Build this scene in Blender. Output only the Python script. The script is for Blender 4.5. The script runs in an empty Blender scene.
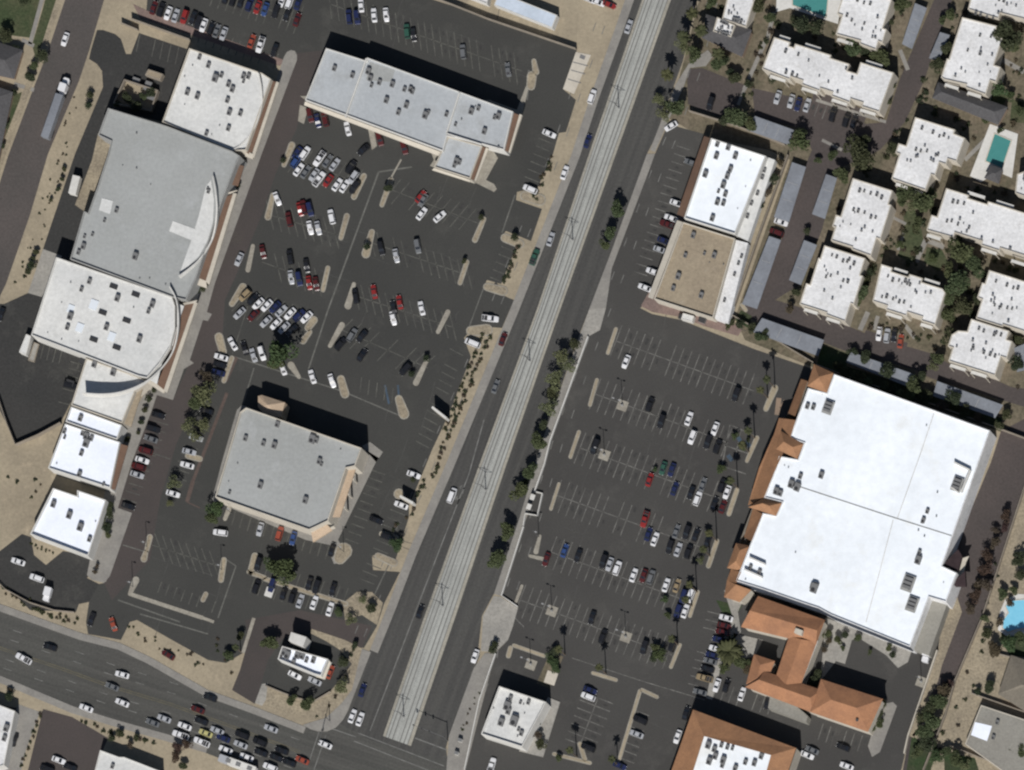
import bpy, math, random
from mathutils import Vector, Matrix
from mathutils.geometry import tessellate_polygon
random.seed(11)
sc = bpy.context.scene
COL = sc.collection
S = 3.0                     # map scale: 3 map units to the metre
HC = 6000.0                 # height of the satellite camera
LEAN = 0.25
CX, CY = LEAN * HC, -LEAN * HC

def g(u, v):                # survey grid -> ground metres
    return ((u - 512.0) / S, (385.0 - v) / S)
def P(u, v, h=0.0):         # a surveyed roof point at height h -> true plan position
    x, y = g(u, v)
    k = h / HC
    return (x + (CX - x) * k, y + (CY - y) * k)

# ---------------------------------------------------------------- materials
def _nt(name):
    m = bpy.data.materials.new(name); m.use_nodes = True
    return m, m.node_tree, m.node_tree.nodes['Principled BSDF']
def N(nt, t, **kw):
    n = nt.nodes.new(t)
    for k, v in kw.items():
        if k in n.inputs: n.inputs[k].default_value = v
        else: setattr(n, k, v)
    return n
def mixc(nt, fac, a, b, bt='MIX'):
    n = nt.nodes.new('ShaderNodeMix'); n.data_type = 'RGBA'; n.blend_type = bt
    if isinstance(fac, (int, float)): n.inputs[0].default_value = fac
    else: nt.links.new(fac, n.inputs[0])
    for i, s in ((6, a), (7, b)):
        if isinstance(s, tuple): n.inputs[i].default_value = (*s[:3], 1)
        else: nt.links.new(s, n.inputs[i])
    return n.outputs[2]
def ramp(nt, src, p0, p1):
    r = nt.nodes.new('ShaderNodeMapRange'); r.clamp = True
    nt.links.new(src, r.inputs[0]); r.inputs[1].default_value = p0; r.inputs[2].default_value = p1
    return r.outputs[0]
def pos(nt, rot=0.0, scale=(1, 1, 1)):
    geo = nt.nodes.new('ShaderNodeNewGeometry')
    mp = nt.nodes.new('ShaderNodeMapping'); mp.vector_type = 'POINT'
    mp.inputs['Rotation'].default_value = (0, 0, rot)
    nt.links.new(geo.outputs['Position'], mp.inputs[0])
    m2 = nt.nodes.new('ShaderNodeVectorMath'); m2.operation = 'MULTIPLY'
    nt.links.new(mp.outputs[0], m2.inputs[0]); m2.inputs[1].default_value = scale
    return m2.outputs[0]
def noise(nt, vec, sc_, det=4, rough=.6):
    n = nt.nodes.new('ShaderNodeTexNoise'); nt.links.new(vec, n.inputs['Vector'])
    n.inputs['Scale'].default_value = sc_; n.inputs['Detail'].default_value = det; n.inputs['Roughness'].default_value = rough
    return n.outputs[0]
def lin(c): return tuple((x / 255 / 12.92) if x <= 10 else ((x / 255 + .055) / 1.055) ** 2.4 for x in c)
def surf(name, c1, c2, big=.03, fine=1.3, fa=.35, rough=.9, streak=None, c3=None, third=.12, bump=0):
    """two tones mixed by a large noise, speckled by a fine one, optional streaks along a direction"""
    m, nt, b = _nt(name)
    v = pos(nt)
    col = mixc(nt, ramp(nt, noise(nt, v, big, 5, .62), .36, .64), c1, c2)
    if c3: col = mixc(nt, ramp(nt, noise(nt, v, third, 6, .7), .55, .75), col, c3)
    if streak:
        ang, amt, cs, wid = streak
        vs = pos(nt, ang, (1, .015, 1))
        col = mixc(nt, ramp(nt, noise(nt, vs, wid, 3, .6), .42, .62), col, mixc(nt, amt, col, cs))
    f = noise(nt, v, fine, 5, .75)
    dark = mixc(nt, fa, col, (0, 0, 0))
    k_ = 1 + fa * .45
    lite = mixc(nt, 1.0, col, (k_, k_, k_), 'MULTIPLY')
    col = mixc(nt, ramp(nt, f, .32, .68), dark, lite)
    nt.links.new(col, b.inputs['Base Color'])
    b.inputs['Roughness'].default_value = rough
    b.inputs['Specular IOR Level'].default_value = .25
    return m
def flat(name, c, rough=.6, var=.12, fine=2.5, metal=0, spec=.4):
    m, nt, b = _nt(name)
    v = pos(nt)
    col = mixc(nt, noise(nt, v, fine, 3), tuple(x * (1 - var) for x in c), tuple(min(1, x * (1 + var)) for x in c))
    nt.links.new(col, b.inputs['Base Color']); b.inputs['Roughness'].default_value = rough
    b.inputs['Metallic'].default_value = metal; b.inputs['Specular IOR Level'].default_value = spec
    return m
M = {}
RA = math.radians(20)      # rotation that lays streaks along the avenue
RB = math.radians(108)
M['asphalt'] = surf('asphalt_parking', (.053, .0525, .0485), (.043, .043, .0405), .02, 2.2, .25, c3=(.068, .067, .061), third=.07)
M['asphalt_brown'] = surf('asphalt_brown', (.071, .059, .0555), (.056, .049, .0465), .03, 2.2, .25, c3=(.066, .058, .052), third=.09)
M['asphalt_east'] = surf('asphalt_east', (.062, .060, .056), (.051, .049, .0465), .02, 2.2, .25, c3=(.08, .077, .071), third=.07)
M['avenue'] = surf('avenue_asphalt', (.062, .061, .058), (.051, .050, .048), .02, 1.4, .25, streak=(RA, .6, (.082, .08, .074), .5))
M['boulevard'] = surf('boulevard_asphalt', (.070, .070, .064), (.058, .057, .053), .02, 1.4, .25, streak=(RB, .6, (.095, .092, .084), .5))
M['west_asphalt'] = surf('west_street_asphalt', (.088, .076, .071), (.070, .064, .060), .04, 1.2, .25)
M['yard'] = surf('service_yard_asphalt', (.044, .043, .041), (.036, .036, .035), .03, 1.2, .3, c3=(.08, .078, .07), third=.05)
M['alley'] = surf('alley_asphalt', (.080, .066, .062), (.060, .052, .0495), .03, 1.2, .25)
M['dirt'] = surf('desert_dirt', (.32, .272, .195), (.25, .213, .155), .06, .9, .2, c3=(.36, .30, .215), third=.2)
M['gravel'] = surf('tan_gravel', (.32, .272, .195), (.235, .20, .148), .12, 1.2, .42)
M['earth'] = surf('garden_earth', (.165, .137, .098), (.105, .094, .062), .12, .8, .45, c3=(.17, .13, .095), third=.3)
M['lawn'] = surf('lawn_grass', (.045, .062, .028), (.075, .078, .042), .15, 1.2, .45)
M['lawn_dark'] = surf('dark_lawn', (.030, .055, .020), (.045, .05, .028), .15, 1.2, .45)
M['walk'] = surf('sidewalk_concrete', (.25, .238, .215), (.20, .19, .175), .15, 1.2, .22)
M['apron'] = surf('concrete_apron', (.31, .295, .265), (.24, .23, .21), .1, 1.0, .25)
M['brickwalk'] = surf('pink_paving', (.21, .15, .13), (.17, .125, .11), .2, 1.0, .25)
M['kerbc'] = surf('kerb_concrete', (.31, .29, .245), (.24, .22, .185), .3, 1.5, .25)
M['median'] = surf('track_slab', (.355, .36, .335), (.30, .305, .285), .1, 1.2, .18, streak=(RA, .4, (.2, .2, .19), .8))
M['median_edge'] = surf('median_edge', (.33, .31, .26), (.27, .255, .215), .1, 1.2, .25)
M['rail'] = flat('rail_groove', (.14, .138, .13), .5)
M['paint'] = surf('worn_white_paint', (.125, .124, .108), (.068, .068, .062), .35, 1.1, .3)
M['paint_k'] = surf('gutter_concrete', (.14, .138, .125), (.10, .1, .09), .35, 1.1, .3)
M['paint_e'] = surf('worn_bay_paint', (.19, .185, .17), (.09, .088, .082), .35, 1.1, .3)
M['paint_w'] = surf('road_white_paint', (.21, .207, .195), (.10, .10, .095), .5, 1.0, .3)
M['paint_y'] = surf('road_yellow_paint', (.15, .13, .08), (.085, .08, .06), .5, 1.0, .3)
M['paint_b'] = surf('blue_paint', (.06, .09, .13), (.05, .07, .09), .5, 1.0, .3)
# roofs and walls
M['roof_white'] = surf('white_roof_membrane', (.60, .60, .58), (.51, .515, .505), .06, .8, .16, .7, c3=(.52, .52, .50), third=.16)
M['roof_bright'] = surf('bright_roof_coating', (.81, .85, .89), (.72, .76, .80), .03, .35, .08, .7, c3=(.70, .71, .69), third=.05)
M['roof_blue'] = surf('cool_white_roof', (.80, .84, .92), (.72, .76, .84), .05, .8, .08, .7)
M['roof_apt'] = surf('apartment_roof', (.70, .70, .70), (.58, .58, .58), .10, 1.0, .22, .7, c3=(.50, .49, .47), third=.3)
M['roof_grey'] = surf('grey_roof_membrane', (.325, .335, .33), (.285, .293, .285), .03, .9, .12, .8, c3=(.36, .37, .37), third=.1)
M['roof_bluegrey'] = surf('bluegrey_roof', (.395, .415, .43), (.35, .37, .385), .03, .9, .12, .8, c3=(.30, .31, .31), third=.08)
M['roof_tan'] = surf('gravel_roof', (.30, .25, .18), (.25, .205, .15), .05, 1.2, .25, .9, c3=(.40, .36, .29), third=.07)
M['shingle'] = surf('grey_shingle', (.085, .083, .085), (.07, .068, .07), .1, 1.5, .3)
M['shingle_tan'] = surf('tan_shingle', (.17, .15, .12), (.145, .13, .105), .1, 1.5, .25)
M['shingle_pale'] = surf('pale_flat_roof', (.26, .25, .22), (.22, .21, .185), .1, 1.2, .2)
def tile_mat(name, c1, c2):
    m, nt, b = _nt(name)
    v = pos(nt, math.radians(20))
    w = nt.nodes.new('ShaderNodeTexWave'); w.inputs['Scale'].default_value = 1.1; w.inputs['Distortion'].default_value = 1.2
    nt.links.new(v, w.inputs[0])
    col = mixc(nt, ramp(nt, noise(nt, v, .16, 5, .7), .35, .65), c1, c2)
    col = mixc(nt, ramp(nt, noise(nt, v, 1.6, 4, .8), .3, .7), mixc(nt, .35, col, (0, 0, 0)), col)
    col = mixc(nt, .26, col, mixc(nt, w.outputs[1], (.1, .05, .03), c1))
    nt.links.new(col, b.inputs['Base Color']); b.inputs['Roughness'].default_value = .85
    return m
M['tile'] = tile_mat('clay_tile', (.40, .205, .10), (.26, .135, .07))
M['tile_red'] = tile_mat('red_clay_tile', (.43, .205, .10), (.28, .135, .072))
M['tile_brown'] = tile_mat('brown_tile', (.17, .10, .065), (.13, .08, .055))
M['tile_tan'] = tile_mat('tan_tile', (.52, .40, .285), (.44, .335, .235))
M['stain'] = surf('oil_stained_asphalt', (.038, .037, .036), (.048, .047, .045), .6, 1.5, .2)
M['seam'] = surf('asphalt_seam', (.078, .077, .072), (.058, .058, .055), .4, 1.2, .2)
M['maroon_metal'] = surf('maroon_wedge_shadow', (.045, .03, .032), (.03, .02, .022), .3, 1.0, .2)  # cast shadow put into the colour of the panels at the back wedge
M['brick'] = surf('brick_paving', (.10, .074, .064), (.085, .064, .056), .3, 1.5, .3)
M['stucco'] = surf('cream_stucco', (.50, .46, .39), (.42, .385, .325), .1, 1.2, .12)
M['stucco_w'] = surf('white_stucco', (.58, .57, .54), (.50, .49, .46), .1, 1.2, .12)
M['stucco_g'] = surf('grey_stucco', (.30, .30, .29), (.25, .25, .24), .1, 1.2, .15)
M['stucco_b'] = surf('brown_stucco', (.26, .19, .14), (.21, .16, .12), .1, 1.2, .15)
M['block'] = surf('block_wall', (.27, .235, .19), (.22, .19, .155), .2, 1.2, .2)
M['glassdark'] = flat('dark_window_glass', (.02, .024, .03), .12, .2, spec=.6)
M['navy_band'] = surf('slate_blue_band', (.045, .055, .075), (.035, .042, .058), .3, 1.0, .2)
M['unit'] = flat('galvanised_unit', (.15, .15, .15), .6, .25, 1.0)
M['unit_dark'] = flat('unit_fan_dark', (.03, .03, .032), .6)
M['duct'] = flat('skylight_pane', (.62, .66, .70), .3, .08)
M['metal_cp'] = surf('carport_sheet_metal', (.205, .22, .245), (.165, .175, .195), .15, 1.0, .15, .6)
M['metal_lt'] = surf('pale_sheet_metal', (.50, .56, .64), (.44, .5, .57), .15, 1.0, .12, .6)
M['steel'] = flat('painted_steel', (.10, .10, .10), .5)
M['steel_lt'] = flat('galvanised_steel', (.28, .28, .28), .5)
M['lampglass'] = flat('lamp_glass', (.55, .55, .5), .3)
M['tyre'] = flat('tyre_rubber', (.018, .018, .018), .85)
M['hub'] = flat('wheel_hub', (.3, .3, .3), .4, metal=.6)
M['carglass'] = flat('car_glass', (.012, .014, .018), .08, .1, spec=.7)
M['lightlens'] = flat('headlight_lens', (.6, .6, .58), .2)
M['bark'] = surf('bark', (.10, .075, .05), (.07, .052, .038), .8, 4, .4)
M['palmbark'] = surf('palm_bark', (.13, .10, .075), (.10, .08, .06), .8, 4, .4)
M['water'] = None
def water():
    m, nt, b = _nt('pool_water')
    v = pos(nt)
    col = mixc(nt, noise(nt, v, .6, 3), (.05, .19, .18), (.07, .24, .225))
    nt.links.new(col, b.inputs['Base Color']); b.inputs['Roughness'].default_value = .08
    return m
M['water'] = water()
m, nt, b = _nt('blue_pool_water'); v = pos(nt)
nt.links.new(mixc(nt, noise(nt, v, .6, 3), (.15, .45, .62), (.24, .56, .72)), b.inputs['Base Color']); b.inputs['Roughness'].default_value = .08
M['water_b'] = m
def leaf(name, a, bb):
    m, nt, b = _nt(name)
    v = pos(nt)
    oi = nt.nodes.new('ShaderNodeObjectInfo')
    col = mixc(nt, ramp(nt, noise(nt, v, .55, 4, .7), .35, .65), a, bb)
    col = mixc(nt, oi.outputs['Random'], col, mixc(nt, .3, col, (.09, .075, .03)))
    nt.links.new(col, b.inputs['Base Color']); b.inputs['Roughness'].default_value = .8
    b.inputs['Specular IOR Level'].default_value = .15
    return m
M['leaf'] = leaf('leaf_green', (.034, .050, .024), (.066, .084, .042))
M['leaf_pale'] = leaf('leaf_pale_green', (.075, .09, .045), (.12, .13, .07))
M['leaf_dark'] = leaf('leaf_dark_green', (.020, .030, .017), (.040, .051, .029))
M['leaf_brown'] = leaf('leaf_brown_shrub', (.045, .036, .027), (.07, .055, .042))
M['leaf_purple'] = leaf('leaf_maroon', (.038, .022, .023), (.058, .034, .034))
M['leaf_palm'] = leaf('palm_frond', (.028, .036, .018), (.055, .062, .030))
M['leaf_vivid'] = leaf('leaf_vivid_green', (.030, .052, .024), (.056, .082, .036))
PAINTC = {
 'white': (.66, .66, .67), 'silver': (.36, .37, .39), 'grey': (.13, .135, .14), 'black': (.014, .014, .016),
 'red': (.22, .022, .02), 'maroon': (.075, .014, .014), 'blue': (.03, .06, .17), 'navy': (.016, .022, .07),
 'tan': (.26, .20, .12), 'green': (.03, .085, .06), 'orange-red': (.27, .06, .035), 'yellow': (.42, .39, .17)}
for k, c in PAINTC.items():
    m, nt, b = _nt('car_paint_' + k.replace('-', '_')); v = pos(nt)
    nt.links.new(mixc(nt, noise(nt, v, 1.5, 3), tuple(x * .85 for x in c), c), b.inputs['Base Color'])
    b.inputs['Roughness'].default_value = .32; b.inputs['Coat Weight'].default_value = .4
    M['p_' + k] = m

# ---------------------------------------------------------------- mesh helpers
class MB:
    def __init__(s): s.v = []; s.f = []
    def poly(s, pts):
        n = len(s.v); s.v += [tuple(p) for p in pts]; s.f.append(tuple(range(n, n + len(pts))))
    def flatpoly(s, xy, z):
        n = len(s.v); s.v += [(x, y, z) for x, y in xy]
        for t in tessellate_polygon([[Vector((x, y, 0)) for x, y in xy]]):
            a, b_, c = [s.v[n + i] for i in t]
            cr = (b_[0]-a[0])*(c[1]-a[1]) - (b_[1]-a[1])*(c[0]-a[0])
            s.f.append(tuple(n + i for i in (t if cr > 0 else t[::-1])))
    def side(s, xy, z0, z1):
        if area(xy) < 0: xy = xy[::-1]
        n = len(s.v); k = len(xy)
        s.v += [(x, y, z0) for x, y in xy] + [(x, y, z1) for x, y in xy]
        for i in range(k):
            j = (i + 1) % k
            s.f.append((n + i, n + j, n + k + j, n + k + i))
    def prism(s, xy, z0, z1, bottom=False):
        s.side(xy, z0, z1); s.flatpoly(xy, z1)
        if bottom: s.flatpoly(xy, z0)
    def box(s, c, size, rot=0, z0=0):
        hx, hy = size[0] / 2, size[1] / 2; co, si = math.cos(rot), math.sin(rot)
        q = [(c[0] + x * co - y * si, c[1] + x * si + y * co) for x, y in ((-hx, -hy), (hx, -hy), (hx, hy), (-hx, hy))]
        s.prism(q, z0, z0 + size[2], True)
    def tube(s, a, b, r0, r1=None, n=8):
        r1 = r0 if r1 is None else r1
        a, b = Vector(a), Vector(b); d = (b - a).normalized()
        u = d.orthogonal().normalized(); w = d.cross(u)
        k = len(s.v)
        for p, r in ((a, r0), (b, r1)):
            for i in range(n):
                t = 2 * math.pi * i / n
                s.v.append(tuple(p + u * math.cos(t) * r + w * math.sin(t) * r))
        for i in range(n):
            j = (i + 1) % n; s.f.append((k + i, k + j, k + n + j, k + n + i))
        s.f.append(tuple(k + n + i for i in range(n))); s.f.append(tuple(k + i for i in range(n))[::-1])
    def mesh(s, name, mat):
        me = bpy.data.meshes.new(name); me.from_pydata(s.v, [], s.f); me.update()
        me.materials.append(mat if not isinstance(mat, str) else M[mat])
        return me
    def build(s, name, mat, parent=None, loc=None):
        o = bpy.data.objects.new(name, s.mesh(name, mat)); COL.objects.link(o)
        if parent: o.parent = parent
        if loc: o.location = loc
        return o
def area(p): return sum(p[i][0]*p[(i+1) % len(p)][1] - p[(i+1) % len(p)][0]*p[i][1] for i in range(len(p))) / 2
def inset(p, d):
    if area(p) < 0: p = p[::-1]
    out = []; n = len(p)
    for i in range(n):
        a, b_, c = Vector(p[i-1]), Vector(p[i]), Vector(p[(i+1) % n])
        e1, e2 = (b_ - a).normalized(), (c - b_).normalized()
        n1, n2 = Vector((-e1.y, e1.x)), Vector((-e2.y, e2.x))
        m_ = n1 + n2
        m_ = m_ / max(.35, m_.dot(m_) / 2) if m_.length > 1e-6 else n1
        out.append((b_.x + m_.x * d, b_.y + m_.y * d))
    return out
def empty(name, loc, rz=0):
    o = bpy.data.objects.new(name, None); COL.objects.link(o); o.location = loc; o.rotation_euler = (0, 0, rz)
    o.empty_display_size = .5
    return o
def struct(name, mb, mat):
    o = mb.build(name, mat); o['kind'] = 'structure'; return o
ZL = [0.0]
def sheet(name, polys, mat, z, step=0):
    mb = MB()
    for i, p in enumerate(polys): mb.flatpoly([g(*q) for q in p], z + step * i)
    return struct(name, mb, mat)
def slab(name, polys, mat, z):       # raised kerbed slab
    mb = MB()
    for p in polys: mb.prism([g(*q) for q in p], 0, z)
    return struct(name, mb, mat)
def offs(line, d):                   # offset polyline to its right-hand side (survey grid)
    out = []
    for i, p in enumerate(line):
        a = line[max(0, i-1)]; c = line[min(len(line)-1, i+1)]
        dx, dy = c[0]-a[0], c[1]-a[1]; L = math.hypot(dx, dy)
        out.append((p[0] - dy / L * d, p[1] + dx / L * d))
    return out
def band(line, a, b): return offs(line, a) + offs(line, b)[::-1]
def seg(p, q, w):
    dx, dy = q[0]-p[0], q[1]-p[1]; L = math.hypot(dx, dy) or 1; nx, ny = -dy/L*w/2, dx/L*w/2
    return [(p[0]+nx, p[1]+ny), (q[0]+nx, q[1]+ny), (q[0]-nx, q[1]-ny), (p[0]-nx, p[1]-ny)]
def capsule(p, q, w, n=6, w2=None):
    w2 = w if w2 is None else w2
    a0 = math.atan2(q[1]-p[1], q[0]-p[0]); out = []
    for i in range(n + 1):
        t = a0 + math.pi/2 + math.pi * i / n; out.append((p[0] + math.cos(t)*w/2, p[1] + math.sin(t)*w/2))
    for i in range(n + 1):
        t = a0 - math.pi/2 + math.pi * i / n; out.append((q[0] + math.cos(t)*w2/2, q[1] + math.sin(t)*w2/2))
    return out

# ---------------------------------------------------------------- labels
QUEUE = []
ORD = ['first', 'second', 'third', 'fourth', 'fifth', 'sixth', 'seventh', 'eighth', 'ninth', 'tenth', 'eleventh', 'twelfth',
       'thirteenth', 'fourteenth', 'fifteenth', 'sixteenth', 'seventeenth', 'eighteenth', 'nineteenth', 'twentieth', 'twenty-first', 'twenty-second']
def queue(o, desc, where, axis='x'): QUEUE.append((o, desc, where, axis))
def flush_labels():
    d = {}
    for q in QUEUE: d.setdefault((q[1], q[2]), []).append(q)
    for (desc, where), qs in d.items():
        if len(qs) == 1: qs[0][0]['label'] = f'{desc} {where}'; continue
        ax = qs[0][3]
        qs.sort(key=lambda q: q[0].location.x if ax == 'x' else -q[0].location.y)
        side = 'left' if ax == 'x' else 'top'
        for i, q in enumerate(qs): q[0]['label'] = f'{ORD[i]} {desc} from the {side} {where}'
SUNS = 4.9; SKYS = .048
# ================================================================ GROUND
mb = MB(); mb.flatpoly([(-9000, -9000), (9000, -9000), (9000, 9000), (-9000, 9000)], 0); struct('ground', mb, 'dirt')
sheet('garden_ground', [[(697,-80),(1100,-80),(1100,450),(1001,432),(830,372),(815,368),(745,340),(735,318),(790,160),(768,150),(700,136),(668,118),(684,60),(699,0)]], 'earth', .012)
sheet('back_garden_ground', [[(1024,492),(1100,300),(1100,850),(924,850),(924,770),(956,681),(983,618)]], 'gravel', .012)
# lots
central = [(160,-80),(150,-30),(146,14),(284,62),(240,170),(190,300),(150,390),(120,470),(112,560),(104,583),(99,584),(89,602),(86,622),(88,634),(121,640),(130,622),(137,620),(172,640),(208,660),(226,663),(243,653),(252,640),(240,670),(232,690),(255,704),(262,684),(285,692),(300,700),(316,701),(332,691),(339,681),(352,664),(340,650),(327,640),(310,633),(311,630),(364,648),(377,626),(384,604),(400,572),(373,570),(372,556),(380,553),(394,565),(409,517),(409,506),(424,470),(432,450),(449,414),(471,357),(464,338),(474,326),(502,328),(514,300),(509,298),(484,286),(487,280),(501,284),(518,243),(502,236),(506,231),(531,241),(542,209),(516,200),(517,192),(538,187),(553,154),(559,133),(566,132),(576,100),(563,89),(577,50),(489,20),(459,8),(428,-2),(395,-80)]
sheet('parking_lot', [central], 'asphalt', .02)
sheet('drive_aisle', [[(291,54),(326,50),(305,100),(296,130),(275,175),(262,215),(242,262),(225,300),(222,340),(212,372),(196,400),(176,445),(160,500),(150,560),(112,600),(104,583),(120,545),(132,513),(118,508),(132,462),(152,410),(157,395),(173,400),(190,362),(203,320),(215,283),(261,156)],
     [(300,610),(372,626),(362,648),(311,630),(250,650),(245,620)], [(240,670),(232,690),(255,704),(268,660),(282,640),(252,628)]], 'asphalt_brown', .026, .002)
sheet('service_yard', [[(-60,300),(4,304),(28,293),(43,249),(75,154),(103,87),(102,71),(97,64),(89,59),(91,50),(97,30),(103,30),(115,34),(121,39),(126,54),(131,54),(139,33),(190,50),(172,124),(120,112),(95,170),(70,262),(50,330),(90,365),(60,424),(17,446),(-5,400),(-60,380)],
     [(-60,575),(0,580),(6,586),(30,610),(76,612),(79,604),(89,602),(99,584),(87,578),(96,564),(87,555),(63,551),(46,565),(34,555),(31,537),(22,534),(0,551),(-60,548)]], 'yard', .02)
sheet('concrete_apron', [[(43,249),(62,256),(42,297),(28,293)], [(94,575),(106,582),(112,560),(104,548)]], 'apron', .03)
east_lot = [(704,134),(668,124),(655,154),(612,268),(606,308),(600,330),(588,336),(550,440),(544,464),(501,596),(518,608),(513,626),(508,640),(495,653),(452,790),(440,850),(890,850),(900,775),(905,754),(909,736),(938,651),(950,560),(790,560),(820,372),(807,367),(754,349),(681,320),(652,314),(640,308),(655,297),(700,170)]
sheet('shop_parking_lot', [east_lot], 'asphalt_east', .02)
sheet('concrete_drive', [[(18,704),(40,712),(26,750),(14,800),(-6,800),(8,740)]], 'walk', .026)
sheet('corner_parking_lot', [[(43,709),(72,717),(108,738),(98,762),(90,850),(0,850),(28,770)], [(-60,700),(20,708),(2,770),(-60,800)]], 'asphalt_brown', .02)
sheet('shared_drive', [[(958,-80),(948,-40),(934,0),(899,81),(886,122),(866,124),(816,102),(752,88),(755,118),(800,128),(812,150),(805,166),(783,235),(757,308),(745,305),(748,318),(822,342),(848,352),(914,369),(930,378),(1005,401),(1100,430),(1100,398),(1011,387),(985,375),(948,363),(930,353),(871,336),(816,312),(775,300),(801,284),(822,230),(838,168),(860,160),(880,150),(905,122),(924,81),(952,0),(975,-80)],
     [(687,69),(702,68),(745,85),(733,118),(716,116),(688,104)], [(866,330),(908,343),(905,352),(862,340)], [(814,85),(868,112),(860,135),(810,120)]], 'alley', .02, .004)
sheet('alley', [[(1100,380),(1001,431),(991,462),(950,560),(958,600),(938,681),(909,736),(902,775),(890,850),(908,850),(924,770),(946,716),(956,681),(983,618),(1024,492),(1100,420)]], 'alley', .02)
# roads
Wk = [(676,-140),(655,-80),(625,0),(616,26),(590,98),(571,156),(510,310),(446,464),(408,553),(387,608),(370,650),(350,703)]
Ek = [(745,-140),(724,-80),(697,0),(683,61),(655,138),(647,154),(612,250),(589,310),(579,336),(544,436),(519,520),(495,592),(482,616),(478,652),(449,736),(446,748)]
topk = [(-120,572),(-40,590),(0,604),(81,633),(120,643),(150,657),(208,690),(255,707),(306,727),(322,730),(336,722),(350,703)]
botk = [(-120,660),(0,683),(71,713),(112,726),(162,740),(206,753),(262,775),(300,850)]
road = Wk + topk[:-1][::-1] + botk + [(420,860),(445,790)] + Ek[::-1]
sheet('boulevard', [topk + [(380,640),(480,655),(449,736),(446,748),(452,800),(430,850),(300,850)] + botk[:-1][::-1]], 'boulevard', .030)
sheet('avenue', [Wk + [(336,722),(372,741),(448,762),(446,748)] + Ek[:-1][::-1]], 'avenue', .036)
sheet('side_street', [[(90,-80),(65,0),(48,51),(34,87),(8,156),(0,182),(-60,340),(-60,420),(-20,360),(0,296),(6,284),(30,215),(48,154),(65,114),(79,81),(89,51),(104,0),(130,-80)]], 'west_asphalt', .022)
# sidewalks, kerbs (raised)
K = .12
slab('sidewalk', [band(Wk[:-1], 0, -8.5)], 'walk', K)
slab('sidewalk', [band(topk[2:-3], 0, 7)], 'walk', K)
slab('corner_sidewalk', [[(303,725),(310,729),(318,731.5),(327,731.5),(336,727.5),(343,720),(348,711),(351,703),(371,652),(362,649),(352,690),(341,704),(326,718),(312,722)]], 'walk', K)
slab('sidewalk_south', [band(botk[:6], -7, 0)], 'walk', K)
slab('sidewalk_east', [[(655,154),(647,154),(612,250),(589,310),(606,308),(612,268),(650,168)], [(579,338),(588,337),(550,440),(544,464),(534,492),(524,526),(501,596),(494,594),(519,520),(544,436)],
      [(485,653),(495,654),(464,776),(446,776),(449,736),(474,668)], [(690,62),(708,50),(713,56),(706,66),(690,68),(684,86),(668,122),(655,152),(650,150),(676,84)]], 'walk', K)
slab('driveway_apron', [[(589,310),(606,308),(600,330),(588,336.6),(579,337.6)], [(494,596),(501,597),(518,608),(513,626),(508,640),(495,652.6),(481,651),(483,616)]], 'apron', .06)
slab('store_sidewalk', [[(284,57),(287,52),(291,50),(295,51),(297,55),(297,60),(261,156),(215,283),(207,312),(212,314),(208,321),(203,320),(190,360),(194,363),(184,369),(173,400),(157,395),(152,410),(132,462),(118,508),(132,513),(110,576),(104,583),(92,580),(87,575),(98,520),(118,440),(152,380),(190,290),(240,170),(268,110),(277,78)]], 'walk', K)
slab('north_lot_walk', [[(133,4),(150,12),(284,60),(280,66),(200,38),(140,18)]], 'brickwalk', .08)
slab('side_street_walk', [[(82,-80),(62,0),(44,52),(32,86),(5,156),(-3,182),(-12,205),(-12,180),(-2,156),(26,84),(40,50),(56,0),(76,-80)]], 'gravel', .08)
slab('restaurant_walk', [[(237,410),(242,405),(366,450),(379,458),(383,452),(370,442),(362,446),(376,462),(338,540),(345,551),(350,556),(344,562),(334,564),(331,556),(335,546),(306,540),(212,500),(222,462)]], 'walk', K)
slab('shop_walk', [[(304,99),(312,100),(435,147),(431,152),(434,160),(430,166),(472,181),(494,192),(497,189),(494,184),(486,180),(498,158),(494,152),(510,150),(523,112),(529,86),(526,86),(517,110),(490,100),(300,96)], [(300,105),(308,108),(304,124),(298,121)], [(368,128),(374,130),(377,146),(372,150)]], 'kerbc', .1)
slab('shop_walk_east', [[(679,212),(686,214),(655,300),(715,322),(727,318),(742,330),(738,336),(704,326),(681,317),(652,312),(641,306),(650,290)]], 'brickwalk', .1)
slab('store_terrace', [[(724,590),(745,596),(738,612),(741,632),(727,646),(712,700),(706,698),(716,655),(733,618)], [(733,633),(763,640),(755,656),(740,660)], [(826,618),(860,630),(862,636),(852,640),(845,664),(836,661),(820,682)], [(862,631),(912,650),(908,662),(898,668),(886,655),(862,640)]], 'apron', .1)
# light-rail reservation
ML = [(696,-140),(674,-80),(642,0),(589,154),(537,309),(480,463),(424,618),(383,736)]
MR = [(725,-140),(703,-80),(671,0),(616,154),(560.5,309),(507,463),(455,618),(411,746)]
slab('rail_reservation', [ML + MR[::-1]], 'median_edge', .10)
def lerpline(t): return [(a[0]*(1-t)+b_[0]*t, a[1]*(1-t)+b_[1]*t) for a, b_ in zip(ML, MR)]
def strip(t0, t1): return lerpline(t0) + lerpline(t1)[::-1]
slab('track_slab', [strip(.10, .88)], 'median', .13)
def thin(t, w): 
    l = lerpline(t); return band(l, -w/2, w/2)
sheet('rail_track', [thin(t, 1.0) for t in (.20, .34, .60, .745)], 'rail', .15)
sheet('track_joint', [thin(.88, .8), thin(.10, .6)], 'rail', .134)
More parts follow.
